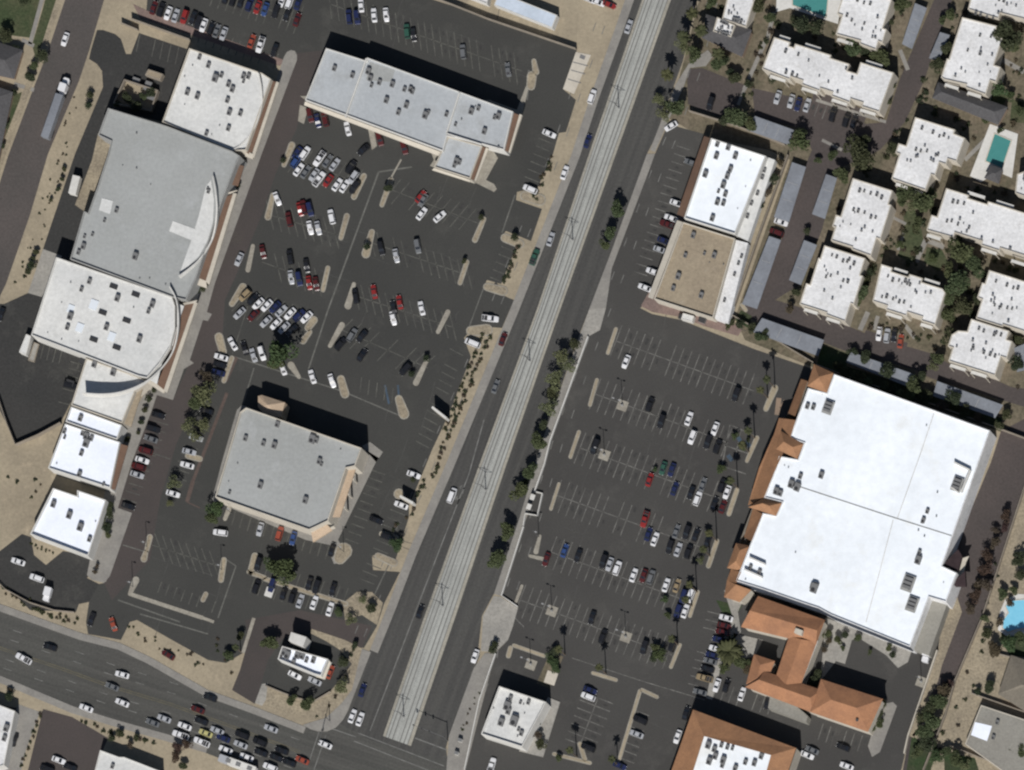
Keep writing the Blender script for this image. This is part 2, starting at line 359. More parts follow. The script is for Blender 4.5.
# dirt shoulders that the photograph shows inside the asphalt
slab('gravel_bed', [[(262,684),(285,694),(314,701.5),(330,692),(338,682),(352,664),(364,650),(354,690),(344,705),(326,718),(312,720),(256,703)], [(343,603),(357,592),(372,592),(383,603),(377,625),(362,615),(345,620)], [(326,641),(340,650),(352,664),(363,649),(345,640),(312,629),(310,633)]], 'gravel', .09)
slab('corner_gravel', [[(255,703),(262,684),(268,683),(266,700),(262,706)]], 'apron', .12)
# side wall lines, tan margin north of the big store
sheet('hedge_bed', [[(741,310),(752,316),(748,328),(735,320)], [(822,345),(850,354),(846,366),(916,388),(934,394),(1002,418),(1001,431),(835,372),(816,368)]], 'lawn_dark', .024)
sheet('courtyard_lawn', [[(903,212),(915,210),(922,232),(924,245),(912,263),(898,256),(905,232)], [(927,247),(942,250),(950,266),(938,272),(924,262)], [(860,30),(880,50),(868,52),(850,42)], [(1012,100),(1060,100),(1060,125),(1010,122)], [(990,84),(1008,96),(1000,110),(985,100)]], 'lawn', .030)
sheet('garden_path', [seg((774,12),(767,40),4), seg((766,40),(744,90),4), seg((744,90),(738,105),3), seg((905,230),(898,250),3), seg((926,240),(916,262),5), seg((886,214),(906,224),3), seg((926,240),(944,247),5), seg((1003,60),(1024,72),5), seg((1000,125),(965,160),4),
      seg((868,312),(860,330),5), seg((878,316),(874,330),4), seg((905,325),(915,338),4), seg((900,50),(908,70),4), seg((766,66),(772,80),4), seg((816,100),(886,122),3), seg((842,150),(822,140),3)], 'walk', .034)
sheet('front_lawn', [[(62,-40),(60,-2),(52,22),(44,48),(36,60),(32,45),(43,8),(56,-40)], [(-60,-60),(40,-60),(44,0),(32,38),(0,34),(-60,30)], [(-60,120),(22,92),(8,140),(0,165),(-60,200)]], 'lawn', .03)
sheet('garden_track', [seg((50,-30),(30,44),4), seg((22,40),(34,46),4), seg((14,84),(34,90),4)], 'walk', .036)
sheet('back_lawn', [[(1003,628),(1024,632),(1040,660),(1010,655),(1000,640)], [(944,752),(975,758),(985,790),(945,790)]], 'lawn_dark', .03)
sheet('verge_lawn', [[(912,735),(938,745),(925,790),(905,780)], [(716,600),(742,606),(736,616),(722,612)]], 'lawn_dark', .032)
sheet('alley_verge', [[(958,600),(946,602),(938,651),(909,736),(914,738),(944,660),(962,612)], [(941,700),(912,735),(925,745),(946,716),(952,690)]], 'gravel', .034)
# islands
isl_tan = [((292,145),(284,165),7,5),((364,176),(354,197),6,6),((391,180),(382,205),6,5),((401,160),(391,178),1.6,1.6),((273,195),(268,217),5,7),((347,216),(341,238),6,5),((253,246),(248,270),4,5),((328,268),(323,290),5,5),((372,232),(366,254),6,9),((354,284),(348,306),4,7),((243,287),(232,304),8,6),
 ((219,337),(223,352),9,8),((232,358),(224,381),5,5),((314,320),(308,328),8,7),((310,332),(303,341),5,7),((342,325),(330,346),6,4),((291,365),(299,377),7,4),((341,379),(345,394),8,9),((399,399),(404,414),8,11),((484,219),(475,240),5,6),((467,262),(460,283),5,5),((448,312),(438,332),5,4),((427,360),(416,383),4,6),
 ((534,61),(536,72),5,7),((532,76),(531,86),10,9),((150,537),(147,550),6,5),((146,552),(144,559),5,7),((136,580),(130,594),7,4),((224,560),(221,580),6,6),((255,556),(251,572),7,7),((249,572),(265,578),5,5),((265,579),(346,604),5,5),((230,507),(225,519),5,4),((344,551),(340,558),17,13),((378,556),(394,563),7,8),((399,494),(399,494),11,11),((502,196),(502,196),1,1),((525,196),(540,200),10,12),((505,238),(520,244),9,9),((487,287),(503,291),8,10),((471,331),(487,330),10,12),((206,594),(203,600),5,5),
 ((382,534),(396,538),6,6),((188,456),(200,459),6,6)]
isl_gry = [((616,329),(608,353),4,4),((597,380),(590,405),4,4),((579,432),(570.5,457),4,4),((559,484),(551,509),3.5,3.5),((530,556),(543,559),3,4),((540,536),(536,552),3,5),((522,586),(516,602),3,3),((775,388),(766,409),7,5.5),((757,438),(747,461),5,4),((737,490),(729,514),5,5),((717,541),(708.5,566),5,5),((698,592),(690,616),4,4),((680,645),(671,667),4,4),
 ((642,690),(657,697),4,4),((640,691),(618,764),4,4),((593,673),(616,680),4,4),((580,744),(585,760),5,5),((554,754),(590,763),4,4),((514,645.5),(544,656),4,4),((510.6,648),(508.5,656),5,5),((746,310),(742,305),4,4)]
def isl(lst): return [capsule(a, b_, w, 5, w2) for a, b_, w, w2 in lst if w > 1.2]
for i, p in enumerate(isl(isl_tan)): slab('traffic_island', [p], 'kerbc', .15)
inn = [capsule(a, b_, w-2.2, 5, w2-2.2) for a, b_, w, w2 in isl_tan if min(w, w2) > 4.4]
sheet('island_gravel', inn, 'gravel', .165)
for i, p in enumerate(isl(isl_gry)): slab('traffic_island', [p], 'kerbc', .15)
inn = [capsule(a, b_, w-1.8, 5, w2-1.8) for a, b_, w, w2 in isl_gry if min(w, w2) > 3.4]
sheet('island_soil', inn, 'dirt', .165)
sheet('tree_planter', [seg((557,654),(543,686),14)], 'earth', .03)
slab('service_strip', [seg((130,594),(203,618),4), seg((203,618),(214,622),3), seg((243,653),(254,618),3.5), seg((141,585),(141,585.1),1)], 'kerbc', .12)
slab('bin_pad', [seg((553,672),(549,684),11), [(576,52),(591,55),(574,94),(563,89)]], 'stucco', .1)
sheet('pad_joint', [seg((573,62),(588,66),1), seg((571,70),(585,74),1), seg((568,79),(581,83),1), seg((580,56),(585,58),4)], 'unit', .11)
# gutters
sheet('kerb_line', [seg((378.7,172),(328,310),1.6), seg((328,310),(308.6,369),1.5), seg((378.7,172),(412,167),1.5), seg((232,356),(342,391),1.3), seg((342,391),(396,414),1.3), seg((254,368),(243,404),1.3), seg((396,414),(402,416),1.2),
      seg((236,566),(218,618),1.3), seg((236,566),(224,558),1.2), seg((515,195),(502,233),1.2), seg((484,287),(468,330),1.1), seg((118,600),(180,622),1.4), seg((140,614),(208,634),1.3), seg((123,545),(146,552),1.1), seg((390,562),(372,600),1.1), seg((529,70),(527,100),2), seg((240,500),(238,512),1)], 'paint_k', .045)

# ---------------------------------------------------------------- painted markings
lines = []; east = []; stains = []
def stalls(p, q, sp, L, tilt, one=0, centre=True, out=None, jit=.12, wd=.75):
    out = lines if out is None else out
    dx, dy = q[0]-p[0], q[1]-p[1]; D = math.hypot(dx, dy); n = int(D / sp)
    t = math.radians(tilt); ux, uy = math.sin(t), -math.cos(t)
    if centre: out.append(seg(p, q, wd))
    for i in range(n + 1):
        if random.random() < jit: continue
        x, y = p[0] + dx*i*sp/D, p[1] + dy*i*sp/D
        a = (x, y) if one == -1 else (x + ux*L, y + uy*L)
        c = (x, y) if one == 1 else (x - ux*L, y - uy*L)
        out.append(seg(a, c, wd*random.uniform(.8, 1.15)))
        for sg in ((1,) if one == 1 else (-1,) if one == -1 else (1, -1)):
            if random.random() < .55:
                k_ = sg*L*random.uniform(.4, .7); q_ = (x + ux*k_ + dx*.5*sp/D, y + uy*k_ + dy*.5*sp/D); stains.append(capsule(q_, (q_[0]+ux*random.uniform(1, 4), q_[1]+uy*random.uniform(1, 4)), random.uniform(1.6, 3.4), 4))
stalls((616,341),(754,391), 8.3, 16.5, 21, out=east)
stalls((595,394),(680,424.5), 8.3, 16.5, 21, out=east); stalls((680,424.5),(728,443), 8.3, 15, 21, out=east)
stalls((580,448),(720,499), 8.3, 16.5, 21, out=east)
stalls((556,495),(700,547), 8.3, 16.5, 21, out=east)
stalls((551,552),(690,602), 8.3, 16.5, 21, out=east)
stalls((520,600),(672,655), 8.3, 16.5, 21, out=east)
stalls((598,698),(580,745), 8.3, 16, 111, out=east); stalls((634,710),(618,762), 8.3, 16, 111, one=1, centre=False, out=east)
stalls((690,150),(645,282), 8.3, 14, 108, one=-1, centre=False, out=east)
stalls((722,615),(702,690), 8.3, 15, 104, one=-1, centre=False, out=east)
stalls((712,700),(770,715), 8.2, 18, 20, one=1, centre=False, out=east)
stalls((818,740),(865,754), 8.2, 17, 18, one=1, centre=False, out=east)
east += [seg((572,658),(645,682),.8), seg((645,682),(705,700),.8), seg((730,425),(722,466),1), seg((722,466),(746,474),1), seg((731,425),(755,436),1), seg((724,445),(752,455),1), seg((741,430),(735,458),.8), seg((512,615),(524,627),.8)]
stalls((330,4),(426,37.6), 7.9, 15, -7); stalls((426,37.6),(522,71), 7.9, 16, -7)
stalls((190,40),(283,72), 8, 16, 20, one=1, centre=False); stalls((215,-8),(300,20), 8, 15, 20)
stalls((296,160),(356,182), 9, 15, 33); stalls((270,215),(338,235), 8.5, 15, -14); stalls((262,262),(325,285), 8.5, 15, -14)
stalls((242,300),(310,325), 8.8, 15, 42); stalls((372,243),(470,276), 8.5, 14, -14); stalls((356,296),(455,328), 8.5, 14, -14)
stalls((342,330),(428,368), 10, 15, 45); stalls((360,392),(395,404), 8.4, 15, 6, one=1, centre=False); stalls((392,190),(480,224), 9, 14, 40)
stalls((466,348),(428,452), 8.2, 15, 118, one=-1, centre=False); stalls((536,190),(554,140), 8.2, 15, 112, one=-1, centre=False); stalls((500,290),(517,245), 8.2, 14, 112, one=-1, centre=False)
stalls((412,500),(372,590), 8.4, 16, 112, one=-1, centre=False); stalls((372,470),(345,540), 8.2, 14, 110, one=1, centre=False)
stalls((228,508),(330,545), 8.3, 15, 16, one=-1, centre=False); stalls((255,578),(346,604), 8.3, 16, 20)
stalls((152,545),(218,566), 8.2, 15, -20); stalls((150,590),(215,614), 8.2, 12, 20, one=1, centre=False)
stalls((160,405),(120,505), 8.4, 15, 107, one=1, centre=False); stalls((212,410),(180,500), 8.4, 15, 107, one=-1, centre=False)
stalls((140,34),(188,50), 8.2, 18, 12, one=-1, centre=False); stalls((44,344),(84,356), 6.4, 15, 14, one=-1, centre=False); stalls((84,358),(66,418), 7, 12, 105, one=-1, centre=False)
lines += [seg((143,450),(170,459),1), seg((250,300),(232,355),.7)]
stalls((866,118),(818,103), 8.2, 14, 20, one=-1, centre=False, out=east)
seams = []
for (a0, b0), (a1, b1), n_ in (((330,180),(480,330),16), ((560,440),(700,620),18), ((140,540),(260,660),10), ((640,320),(760,480),8), ((360,400),(440,560),8), ((330,10),(540,110),8), ((660,690),(900,770),6), ((600,640),(700,760),6)):
    for _ in range(n_):
        x_, y_ = random.uniform(a0, a1), random.uniform(b0, b1); t_ = math.radians(random.choice((20, -70, -72, 18)) + random.uniform(-4, 4)); l_ = random.uniform(10, 45); m_ = (x_ + math.sin(t_)*l_/2 + random.uniform(-2, 2), y_ - math.cos(t_)*l_/2 + random.uniform(-2, 2)); e_ = (x_ + math.sin(t_)*l_, y_ - math.cos(t_)*l_)
        seams += [seg((x_, y_), m_, .5), seg(m_, e_, .5)]
sheet('asphalt_seam', seams, 'seam', .0405)
sheet('oil_stain', stains, 'stain', .038)
sheet('parking_marking', lines, 'paint', .048)
sheet('bay_marking', east, 'paint_e', .044)
sheet('disabled_bay_marking', [seg((738,437),(742,444),4), seg((746,441),(750,447),4), seg((728,455),(732,461),4), seg((398,385),(400,410),2), seg((385,385),(389,404),2)], 'paint_b', .046)
sheet('fire_lane_marking', [seg((784,400),(780,408),1), seg((779,398),(777,415),5)], 'stucco_b', .046)
def alongline(line):
    L = [0]
    for a, b_ in zip(line, line[1:]): L.append(L[-1] + math.hypot(b_[0]-a[0], b_[1]-a[1]))
    def at(s):
        for i in range(len(L)-1):
            if s <= L[i+1]:
                t = (s - L[i]) / (L[i+1]-L[i]); return (line[i][0]*(1-t)+line[i+1][0]*t, line[i][1]*(1-t)+line[i+1][1]*t)
        return line[-1]
    return L[-1], at
def dashes(line, on, off, w):
    T, at = alongline(line); s = 0; out = []
    while s < T - on: out.append(seg(at(s), at(s + on), w)); s += on + off
    return out
rm = []
rm += dashes(offs(Wk, 10.5), 9, 27, .7) + dashes(offs(Wk, 20), 9, 27, .7)
rm += dashes(offs(Ek, -10), 9, 27, .7) + dashes(offs(Ek, -20), 9, 27, .7)
tl = [(484,420),(469,474),(420,600),(405,640),(370,731)]
rm += [seg(a, b_, 1.0) for a, b_ in zip(tl, tl[1:])]
rm += [seg((358,733),(444,766),.9), seg((354,741),(440,775),.9), seg((319,732),(309,762),.9), seg((326,735),(314,770),.9), seg((415,738),(447,750),1.2), seg((330,728),(356,737),1)]
mid = [(-120,617),(0,648),(60,668),(110,686),(170,704),(225,724),(300,752)]
for d in (-11, -21): rm += dashes(offs(mid, d), 9, 24, .7)
for d in (9, 18): rm += dashes(offs(mid, d), 9, 24, .7)
def arrow(x, y, ang):
    t = math.radians(ang); c, s_ = math.cos(t), math.sin(t)
    def R(px, py): return (x + px*c - py*s_, y + px*s_ + py*c)
    return [[R(-.5,5),R(.5,5),R(.5,-1),R(-.5,-1)], [R(.5,0),R(.5,-1.2),R(-3,-1.2),R(-3,0)], [R(-2.6,-3.2),R(-2.6,2),R(-5,-.6)]]
for p in ((464,489,20),(459,500,20),(598,322,20),(600,316,20)): rm += arrow(*p)
sheet('road_marking', rm, 'paint_w', .046)
ym = [seg(a, b_, .7) for a, b_ in zip(offs(mid, -.9), offs(mid, -.9)[1:])] + [seg(a, b_, .7) for a, b_ in zip(offs(mid, 1.2), offs(mid, 1.2)[1:])]
sheet('centre_line_marking', ym, 'paint_y', .047)

sheet('loading_strip', [[(112,140),(106,160),(98,185),(88,214),(75,205),(92,160),(98,134),(101,128)]], 'gravel', .05)

sheet('brick_kerb', [seg((227,393),(193,481),3.2), seg((193,481),(187,502),4), seg((187,502),(200,508),1.2), seg((236,357),(225,381),5)], 'brick', .05, .001)

slab('wing_walk', [[(884,704),(893,702),(897,706),(880,752),(872,757),(868,746),(872,733)]], 'walk', .1)
# ================================================================ BUILDINGS
ANG = math.radians(-20)
def centroid(p): return (sum(a[0] for a in p)/len(p), sum(a[1] for a in p)/len(p))
def wallshell(root, outer, h, wall, roof, par=.8, t=.3, z0=0, partnames=('wall', 'roof', 'parapet'), parmat=None):
    loc = root.location
    o = [(x - loc.x, y - loc.y) for x, y in outer]
    if area(o) < 0: o = o[::-1]
    mb = MB(); mb.side(o, z0, h); mb.build(partnames[0], wall, root)
    ins = inset(o, t)
    mb = MB(); k = len(o)
    for i in range(k):
        j = (i+1) % k
        mb.poly([(*o[i], h), (*o[j], h), (*ins[j], h), (*ins[i], h)])
        if par > .05: mb.poly([(*ins[j], h), (*ins[j], h - par), (*ins[i], h - par), (*ins[i], h)])
    mb.build(partnames[2], parmat or wall, root)
    mb = MB(); mb.flatpoly(ins, h - par); mb.build(partnames[1], roof, root)
def acunit(root, u, v, z, s=1.0, rot=None, kind='rtu'):
    rot = ANG if rot is None else rot
    x, y = P(u, v, z + 1.0); x -= root.location.x; y -= root.location.y
    if kind == 'rtu':
        s *= .84
        mb = MB(); mb.box((0, 0), (1.5*s, 2.3*s, 1.1*s), rot, z + .15); mb.box((0, 0), (1.1*s, 1.9*s, .15), rot, z)
        c, si = math.cos(rot), math.sin(rot)
        mb.box((-1.3*s*si*-1*-1, 1.3*s*c), (1.0*s, .5*s, .8*s), rot, z + .1)
        o = mb.build('rooftop_unit', 'unit', root, (x, y, 0))
        f = MB(); f.tube((0.55*s*si, -.55*s*c, z + .15 + 1.1*s), (0.55*s*si, -.55*s*c, z + .3 + 1.1*s), .5*s, n=12); f.build('fan', 'unit_dark', o)
    elif kind == 'vent':
        mb = MB(); mb.tube((0, 0, z), (0, 0, z + .9*s), .28*s, n=8); mb.tube((0, 0, z + .9*s), (0, 0, z + 1.1*s), .42*s, n=8)
        mb.build('roof_vent', 'unit', root, (x, y, 0))
    elif kind == 'hatch':
        mb = MB(); mb.box((0, 0), (2.6*s, 1.4*s, .5), rot, z); o = mb.build('smoke_hatch', 'unit_dark', root, (x, y, 0))
    elif kind == 'sky':
        mb = MB(); mb.box((0, 0), (2.6*s, 3.3*s, .25), rot, z); mb.build('skylight', 'duct', root, (x, y, 0))
    elif kind == 'rack':
        mb = MB(); mb.box((0, 0), (3.2*s, 4.6*s, .3), rot, z + .5)
        for a in (-1, 1):
            for b_ in (-1, 1):
                q = (a*1.3*s*math.cos(rot) - b_*2*s*math.sin(rot), a*1.3*s*math.sin(rot) + b_*2*s*math.cos(rot)); mb.box(q, (.2, .2, .5), rot, z)
        o = mb.build('equipment_rack', 'stucco_g', root, (x, y, 0))
        f = MB()
        for k in (-1.2, 0, 1.2): f.box((-k*s*math.sin(rot), k*s*math.cos(rot)), (2.2*s, .8*s, .7), rot, z + .8)
        f.build('condenser', 'unit', o)
def building(name, label, cat, poly, h, wall, roof, par=.8, units=(), group=None, parmat=None, root=None):
    w = [P(u, v, h) for u, v in poly]
    if root is None:
        c = centroid(w); root = empty(name, (c[0], c[1], 0)); root['label'] = label; root['category'] = cat
        if group: root['group'] = group
    wallshell(root, w, h, wall, roof, par, parmat=parmat)
    for q in units:
        acunit(root, q[0], q[1], h - par, q[2] if len(q) > 2 else 1.0, kind=q[3] if len(q) > 3 else 'rtu')
    return root
def rel(root, u, v, z): x, y = P(u, v, z); return (x - root.location.x, y - root.location.y, z)
def slope(root, name, quads, mat, thick=.15):
    mb = MB()
    for q in quads:
        pts = [rel(root, *p) for p in q]
        n = (Vector(pts[1]) - Vector(pts[0])).cross(Vector(pts[2]) - Vector(pts[0]))
        if n.z < 0: pts = pts[::-1]
        mb.poly(pts)
        k = len(pts)
        for i in range(k):
            a, b_ = pts[i], pts[(i+1) % k]
            mb.poly([a, (a[0], a[1], a[2]-thick), (b_[0], b_[1], b_[2]-thick), b_])
    return mb.build(name, mat, root)
def hip(root, quad, z, rise, mat='tile', inset_=1.0, name='roof', walls=None, ov=.5):
    p = [Vector(rel(root, u, v, z)) for u, v in quad]
    if area([(a.x, a.y) for a in p]) < 0: p = p[::-1]
    if (p[1]-p[0]).length < (p[2]-p[1]).length: p = p[1:] + p[:1]     # long side first
    w = (p[2]-p[1]).length / 2; d = (p[1]-p[0]).normalized()
    r0 = (p[0] + p[3]) / 2 + d * w * inset_; r1 = (p[1] + p[2]) / 2 - d * w * inset_
    r0.z = r1.z = z + rise
    mb = MB()
    for f in ([p[0], p[1], r1, r0], [p[2], p[3], r0, r1], [p[1], p[2], r1], [p[3], p[0], r0]): mb.poly([tuple(a) for a in f])
    mb.poly([tuple(a) for a in p[::-1]])
    o = mb.build(name, mat, root)
    if walls:
        q = inset([(a.x, a.y) for a in p], ov); m2 = MB(); m2.side(q, 0, z - .01); m2.build('wall', walls, root)
    return o
def arcwall(root, pts, z0, z1, t=.5, mat='stucco_w', name='curved_parapet', f=None):
    # smooth the line
    def cr(p, n=6):
        out = []
        for i in range(len(p)-1):
            a, b_, c, d = p[max(0,i-1)], p[i], p[i+1], p[min(len(p)-1,i+2)]
            for k in range(n):
                s = k / n
                out.append(tuple(.5*((2*b_[j]) + (-a[j]+c[j])*s + (2*a[j]-5*b_[j]+4*c[j]-d[j])*s*s + (-a[j]+3*b_[j]-3*c[j]+d[j])*s**3) for j in (0,1)))
        out.append(p[-1]); return out
    l = cr(pts); w = t * S
    a = [rel(root, *q, z1)[:2] for q in offs(l, -w/2)]; b_ = [rel(root, *q, z1)[:2] for q in offs(l, w/2)]
    mb = MB()
    f = f or [1, 1]
    def zz(i):
        q = i / (len(a) - 1) * (len(f) - 1); k = min(int(q), len(f) - 2)
        return z0 + .12 + (z1 - z0) * (f[k]*(1-(q-k)) + f[k+1]*(q-k))
    for i in range(len(a)-1):
        A, B, C_, D = a[i], a[i+1], b_[i+1], b_[i]; za, zb = zz(i), zz(i+1)
        mb.poly([(*A, za), (*B, zb), (*C_, zb), (*D, za)]); mb.poly([(*A, z0), (*B, z0), (*B, zb), (*A, za)]); mb.poly([(*C_, z0), (*D, z0), (*D, za), (*C_, zb)])
    mb.poly([(*a[0], z0), (*a[0], zz(0)), (*b_[0], zz(0)), (*b_[0], z0)]); n_ = len(a) - 1
    mb.poly([(*a[n_], z0), (*b_[n_], z0), (*b_[n_], zz(n_)), (*a[n_], zz(n_))])
    return mb.build(name, mat, root)
def rnd_units(poly, n, rng, kind='rtu', s=(.7, 1.0)):
    c = centroid(poly); out = []
    for _ in range(n):
        i = rng.randrange(len(poly)); a = poly[i]; b_ = poly[(i+1) % len(poly)]
        t, k = rng.random(), rng.uniform(.2, .8)
        out.append((c[0] + ((a[0]*(1-t)+b_[0]*t) - c[0])*k, c[1] + ((a[1]*(1-t)+b_[1]*t) - c[1])*k, rng.uniform(*s), kind))
    return out
rng = random.Random(5)
def C(ox, oy, z, *pts): return [(ox + x / z, oy + y / z) for x, y in pts]

# --- north-west white store
R = building('retail_store', 'white flat roofed store at the upper left of the left shopping centre', 'store',
  [(189,48),(262,73),(271,79),(246,150),(232,151),(162,122)], 8.5, 'stucco', 'roof_white', .8,
  units=[(199,57,.8),(192,65,.5,'vent'),(208,65,.9),(215,78,1.3),(221,75,.8),(184,76,.5,'vent'),(187,92),(197,96),(184,104,.4,'vent'),(228,84,.9),(232,89,.8),(243,76,.9),(248,76,.9),(243,81,.6),(232,89),(227,100,.9),(229,112,1.0),(240,113,.9),(219,125,.5,'vent'),(228,128,.9),(206,133,.8),(211,134,.4,'vent')])
arcwall(R, [(258,73),(261,90),(260,106),(252,128),(240,143),(226,152)], 7.7, 9.6, f=[.9, .7, .3, .05, .05, .4])
slope(R, 'tile_canopy', [[(271,80,6.5),(276,82,5.2),(251,156,5.2),(246,152,6.5)]], 'tile_brown', .5)
slope(R, 'canopy_fascia', [[(276.3,81.5,5.4),(279,82.5,5.3),(254,158,5.3),(251.3,156,5.4)], [(246,151,6),(253,154,5.6),(253,159,5.3),(245,156,5.8)]], 'stucco', 1.0)
# --- grey anchor store
R = building('anchor_store', 'largest grey flat roofed store, between the two white roofed stores of the left shopping centre', 'store',
  [(108,108),(167,126),(232,151),(240,156),(236,164),(223,198),(196,278),(186,300),(172,297),(70,259),(84,211),(88,213),(98,185),(108,154),(111,141),(98,135)], 9.5, 'stucco_g', 'roof_grey', .7,
  units=[(136,168,.6,'vent'),(116,210,.8),(104,220,.6),(92,234,.6),(84,236,.6),(135,256,1.2,'rtu'),(139,278,.5,'vent'),(149,278,.5,'vent'),(165,284,.5,'vent'),(136,133,.6,'vent'),(122,165,.4,'vent'),(83,246,1.0),(78,252,.8),(208,191,.7),(207,188,.5),(150,184,.4,'vent')])
slope(R, 'white_roof_panel', [[(206,186,8.86),(211,180,8.86),(214,200,8.86),(213,222,8.86),(208,240,8.86),(199,256,8.86),(179,275,8.86),(191,241,8.86),(199,215,8.86)]], 'roof_white', .05)
slope(R, 'skylight_panel', [[(173,221,8.9),(195,229,8.9),(191,240,8.9),(169,231,8.9)]], 'roof_white', .1)
slope(R, 'skylight_panel', [[(102,198,8.9),(113,201,8.9),(110,214,8.9),(99,210,8.9)]], 'roof_white', .1)
arcwall(R, [(212,175),(216,195),(216,216),(210,238),(197,259),(178,276)], 8.8, 11.4, f=[.6, 1, .8, .1, .25, .7])
slope(R, 'tile_canopy', [[(224,197,7),(233,194,5.5),(206,281,5.5),(197,277,7)]], 'tile_brown', .5)
slope(R, 'canopy_fascia', [[(233.2,193,5.7),(236.6,193.5,5.6),(209,285,5.6),(205.7,281,5.7)], [(197,277,6),(206,281,5.7),(207,288,5.4),(196,284,5.8)], [(223,196,6.6),(233,192,5.8),(237,190,5.6),(224,193.5,6.6)]], 'stucco', 1.2)
slope(R, 'entrance_canopy', [[(236,164,6),(244,166,5.6),(238,186,5.6),(229,184,6)]], 'tile_brown', .4)
# --- white stores with sweeping parapet
R = building('retail_store', 'white flat roofed store with rows of skylight hatches, left of the curved parapet', 'store',
  [(56,257),(172,297),(175,306),(175,328),(170,347),(160,363),(147,378),(138,376),(31,335)], 9.0, 'stucco_w', 'roof_white', .7,
  units=[(89,281,.9),(81,289,.8),(70,282,.5,'vent'),(61,302,.4,'vent'),(113,286,1,'hatch'),(135,294,1,'hatch'),(117,298,1.1),(152,304,1.1),(133,307,.5,'vent'),(102,312,1,'hatch'),(126,320,1,'hatch'),(70,316,1.2),(67,327,.9),(106,327,1.0),(93,339,1,'hatch'),(116,347,1,'hatch'),(139,339,1.1),(148,311,.8),(61,339,.5,'vent'),(78,341,.4,'vent'),(47,332,.4,'vent'),(93,304,1,'sky'),(79,327,.9,'sky'),(111,336,.9,'sky'),(70,308,.8,'sky')])
arcwall(R, [(168,285),(175,300),(176,324),(170,348),(158,366),(143,380),(124,390),(104,394),(82,393)], 8.2, 12.2, t=.4, f=[.55, .5, .35, .05, .05, .3, .7, .95, 1])
slope(R, 'tile_canopy', [[(185,305,7),(194,303,5.4),(164,390,5.4),(157,384,7)]], 'tile_brown', .5)
slope(R, 'canopy_fascia', [[(194.3,302,5.6),(197.5,303,5.5),(167,393,5.5),(163.7,390,5.6)], [(183,303,7.1),(197,300,5.4),(196,302.5,5.4),(184,305,7.1)], [(147,378,7),(166,390,5.2),(163,393,5.2),(145,381,7)]], 'stucco', 1.0)
slope(R, 'lower_roof', [[(177,303,7.2),(184,306,7.2),(157,384,7.2),(148,379,7.2),(161,364,7.2),(173,345,7.2),(177,328,7.2)]], 'roof_white', .3)
R = building('retail_shop', 'cream white roofed shop below the curved parapet, wider than the narrow bright strip roof', 'shop',
  [(86,358),(133,375),(148,381),(135,391),(122,423),(71,405)], 7.6, 'stucco', 'roof_white', .6,
  units=[(94,364,1.1),(113,372,1.2),(90,395,.5,'vent'),(97,396,.5,'vent')])
slope(R, 'tile_canopy', [[(135,391,5.5),(143,388,5),(131,427,5),(123,423,5.5)]], 'roof_tan', .4)
R = building('retail_shop', 'narrow bright white strip roof shop between two dark party walls', 'shop',
  [(71,406.5),(122,425),(117,439.5),(65.5,421.5)], 7.2, 'stucco_w', 'roof_blue', .8, units=[(80,418,1.0)])
R = building('retail_shop', 'bright white square roofed shop just above the detached corner shop', 'shop',
  [(65,423.5),(120,442),(110,488),(48,468)], 7.2, 'stucco_w', 'roof_blue', .8,
  units=[(64,431,.8),(64,437,.6),(86,436,1.2),(91,438,.9),(86,443,1.4),(82,433,.8),(81,453,.9),(79,474,1),(103,484,.6),(56,463,.5,'vent')])
slope(R, 'tile_canopy', [[(121,444,6),(128,446,5),(115,490,5),(110,488,6)]], 'tile_brown', .4)
R = building('corner_shop', 'detached white roofed shop with raised border at the lower left corner of the centre', 'shop',
  [(53,488),(77,496),(77,490),(106,500),(88,556),(30,534)], 6.8, 'stucco_w', 'roof_blue', 1.3,
  units=[(53,504,1.1),(69,515,1.2),(80,527,1.3),(95,521,.5,'vent'),(42,510,.5),(89,539,.9)])
# utility yard
R = empty('walled_yard', (*P(138,88,2.4),0)); R['label'] = 'walled equipment yard with trees above the large grey store'; R['category'] = 'walled yard'
ring = [(124,79),(158,90),(151,111),(113,103)]
w = [(x - R.location.x, y - R.location.y) for x, y in [P(u, v, 2.4) for u, v in ring]]
if area(w) < 0: w = w[::-1]
i_ = inset(w, .3); mb = MB()
for a in range(4):
    b_ = (a+1) % 4; mb.prism([w[a], w[b_], i_[b_], i_[a]], 0, 2.4)
mb.build('wall', 'block', R)
mb = MB(); mb.box((3, 1), (2.2, 3, 1.6), ANG); mb.box((-1, 3), (2.5, 1.6, 1.2), ANG); mb.box((4, -3), (3, 1.2, 1.9), ANG); mb.build('equipment', 'unit', R)
mb = MB(); mb.flatpoly(inset(w, .32), .05); mb.build('gravel_floor', 'dirt', R)
R = building('generator_shed', 'small tan roofed shed north of the walled equipment yard', 'shed', [(148,69),(163,74),(160,80),(145,75)], 2.6, 'block', 'roof_tan', .05)
R = building('loading_canopy', 'pale loading bay canopy at the lower left of the hatch roofed store', 'canopy', [(26,334),(31,336),(26,355),(19,352)], 3.2, 'stucco_w', 'roof_white', .05)
R = building('ramp_wall', 'low tan ramp wall beside the pale loading bay canopy', 'wall', [(34,342),(39,344),(34,362),(28,360)], .9, 'block', 'apron', .1)
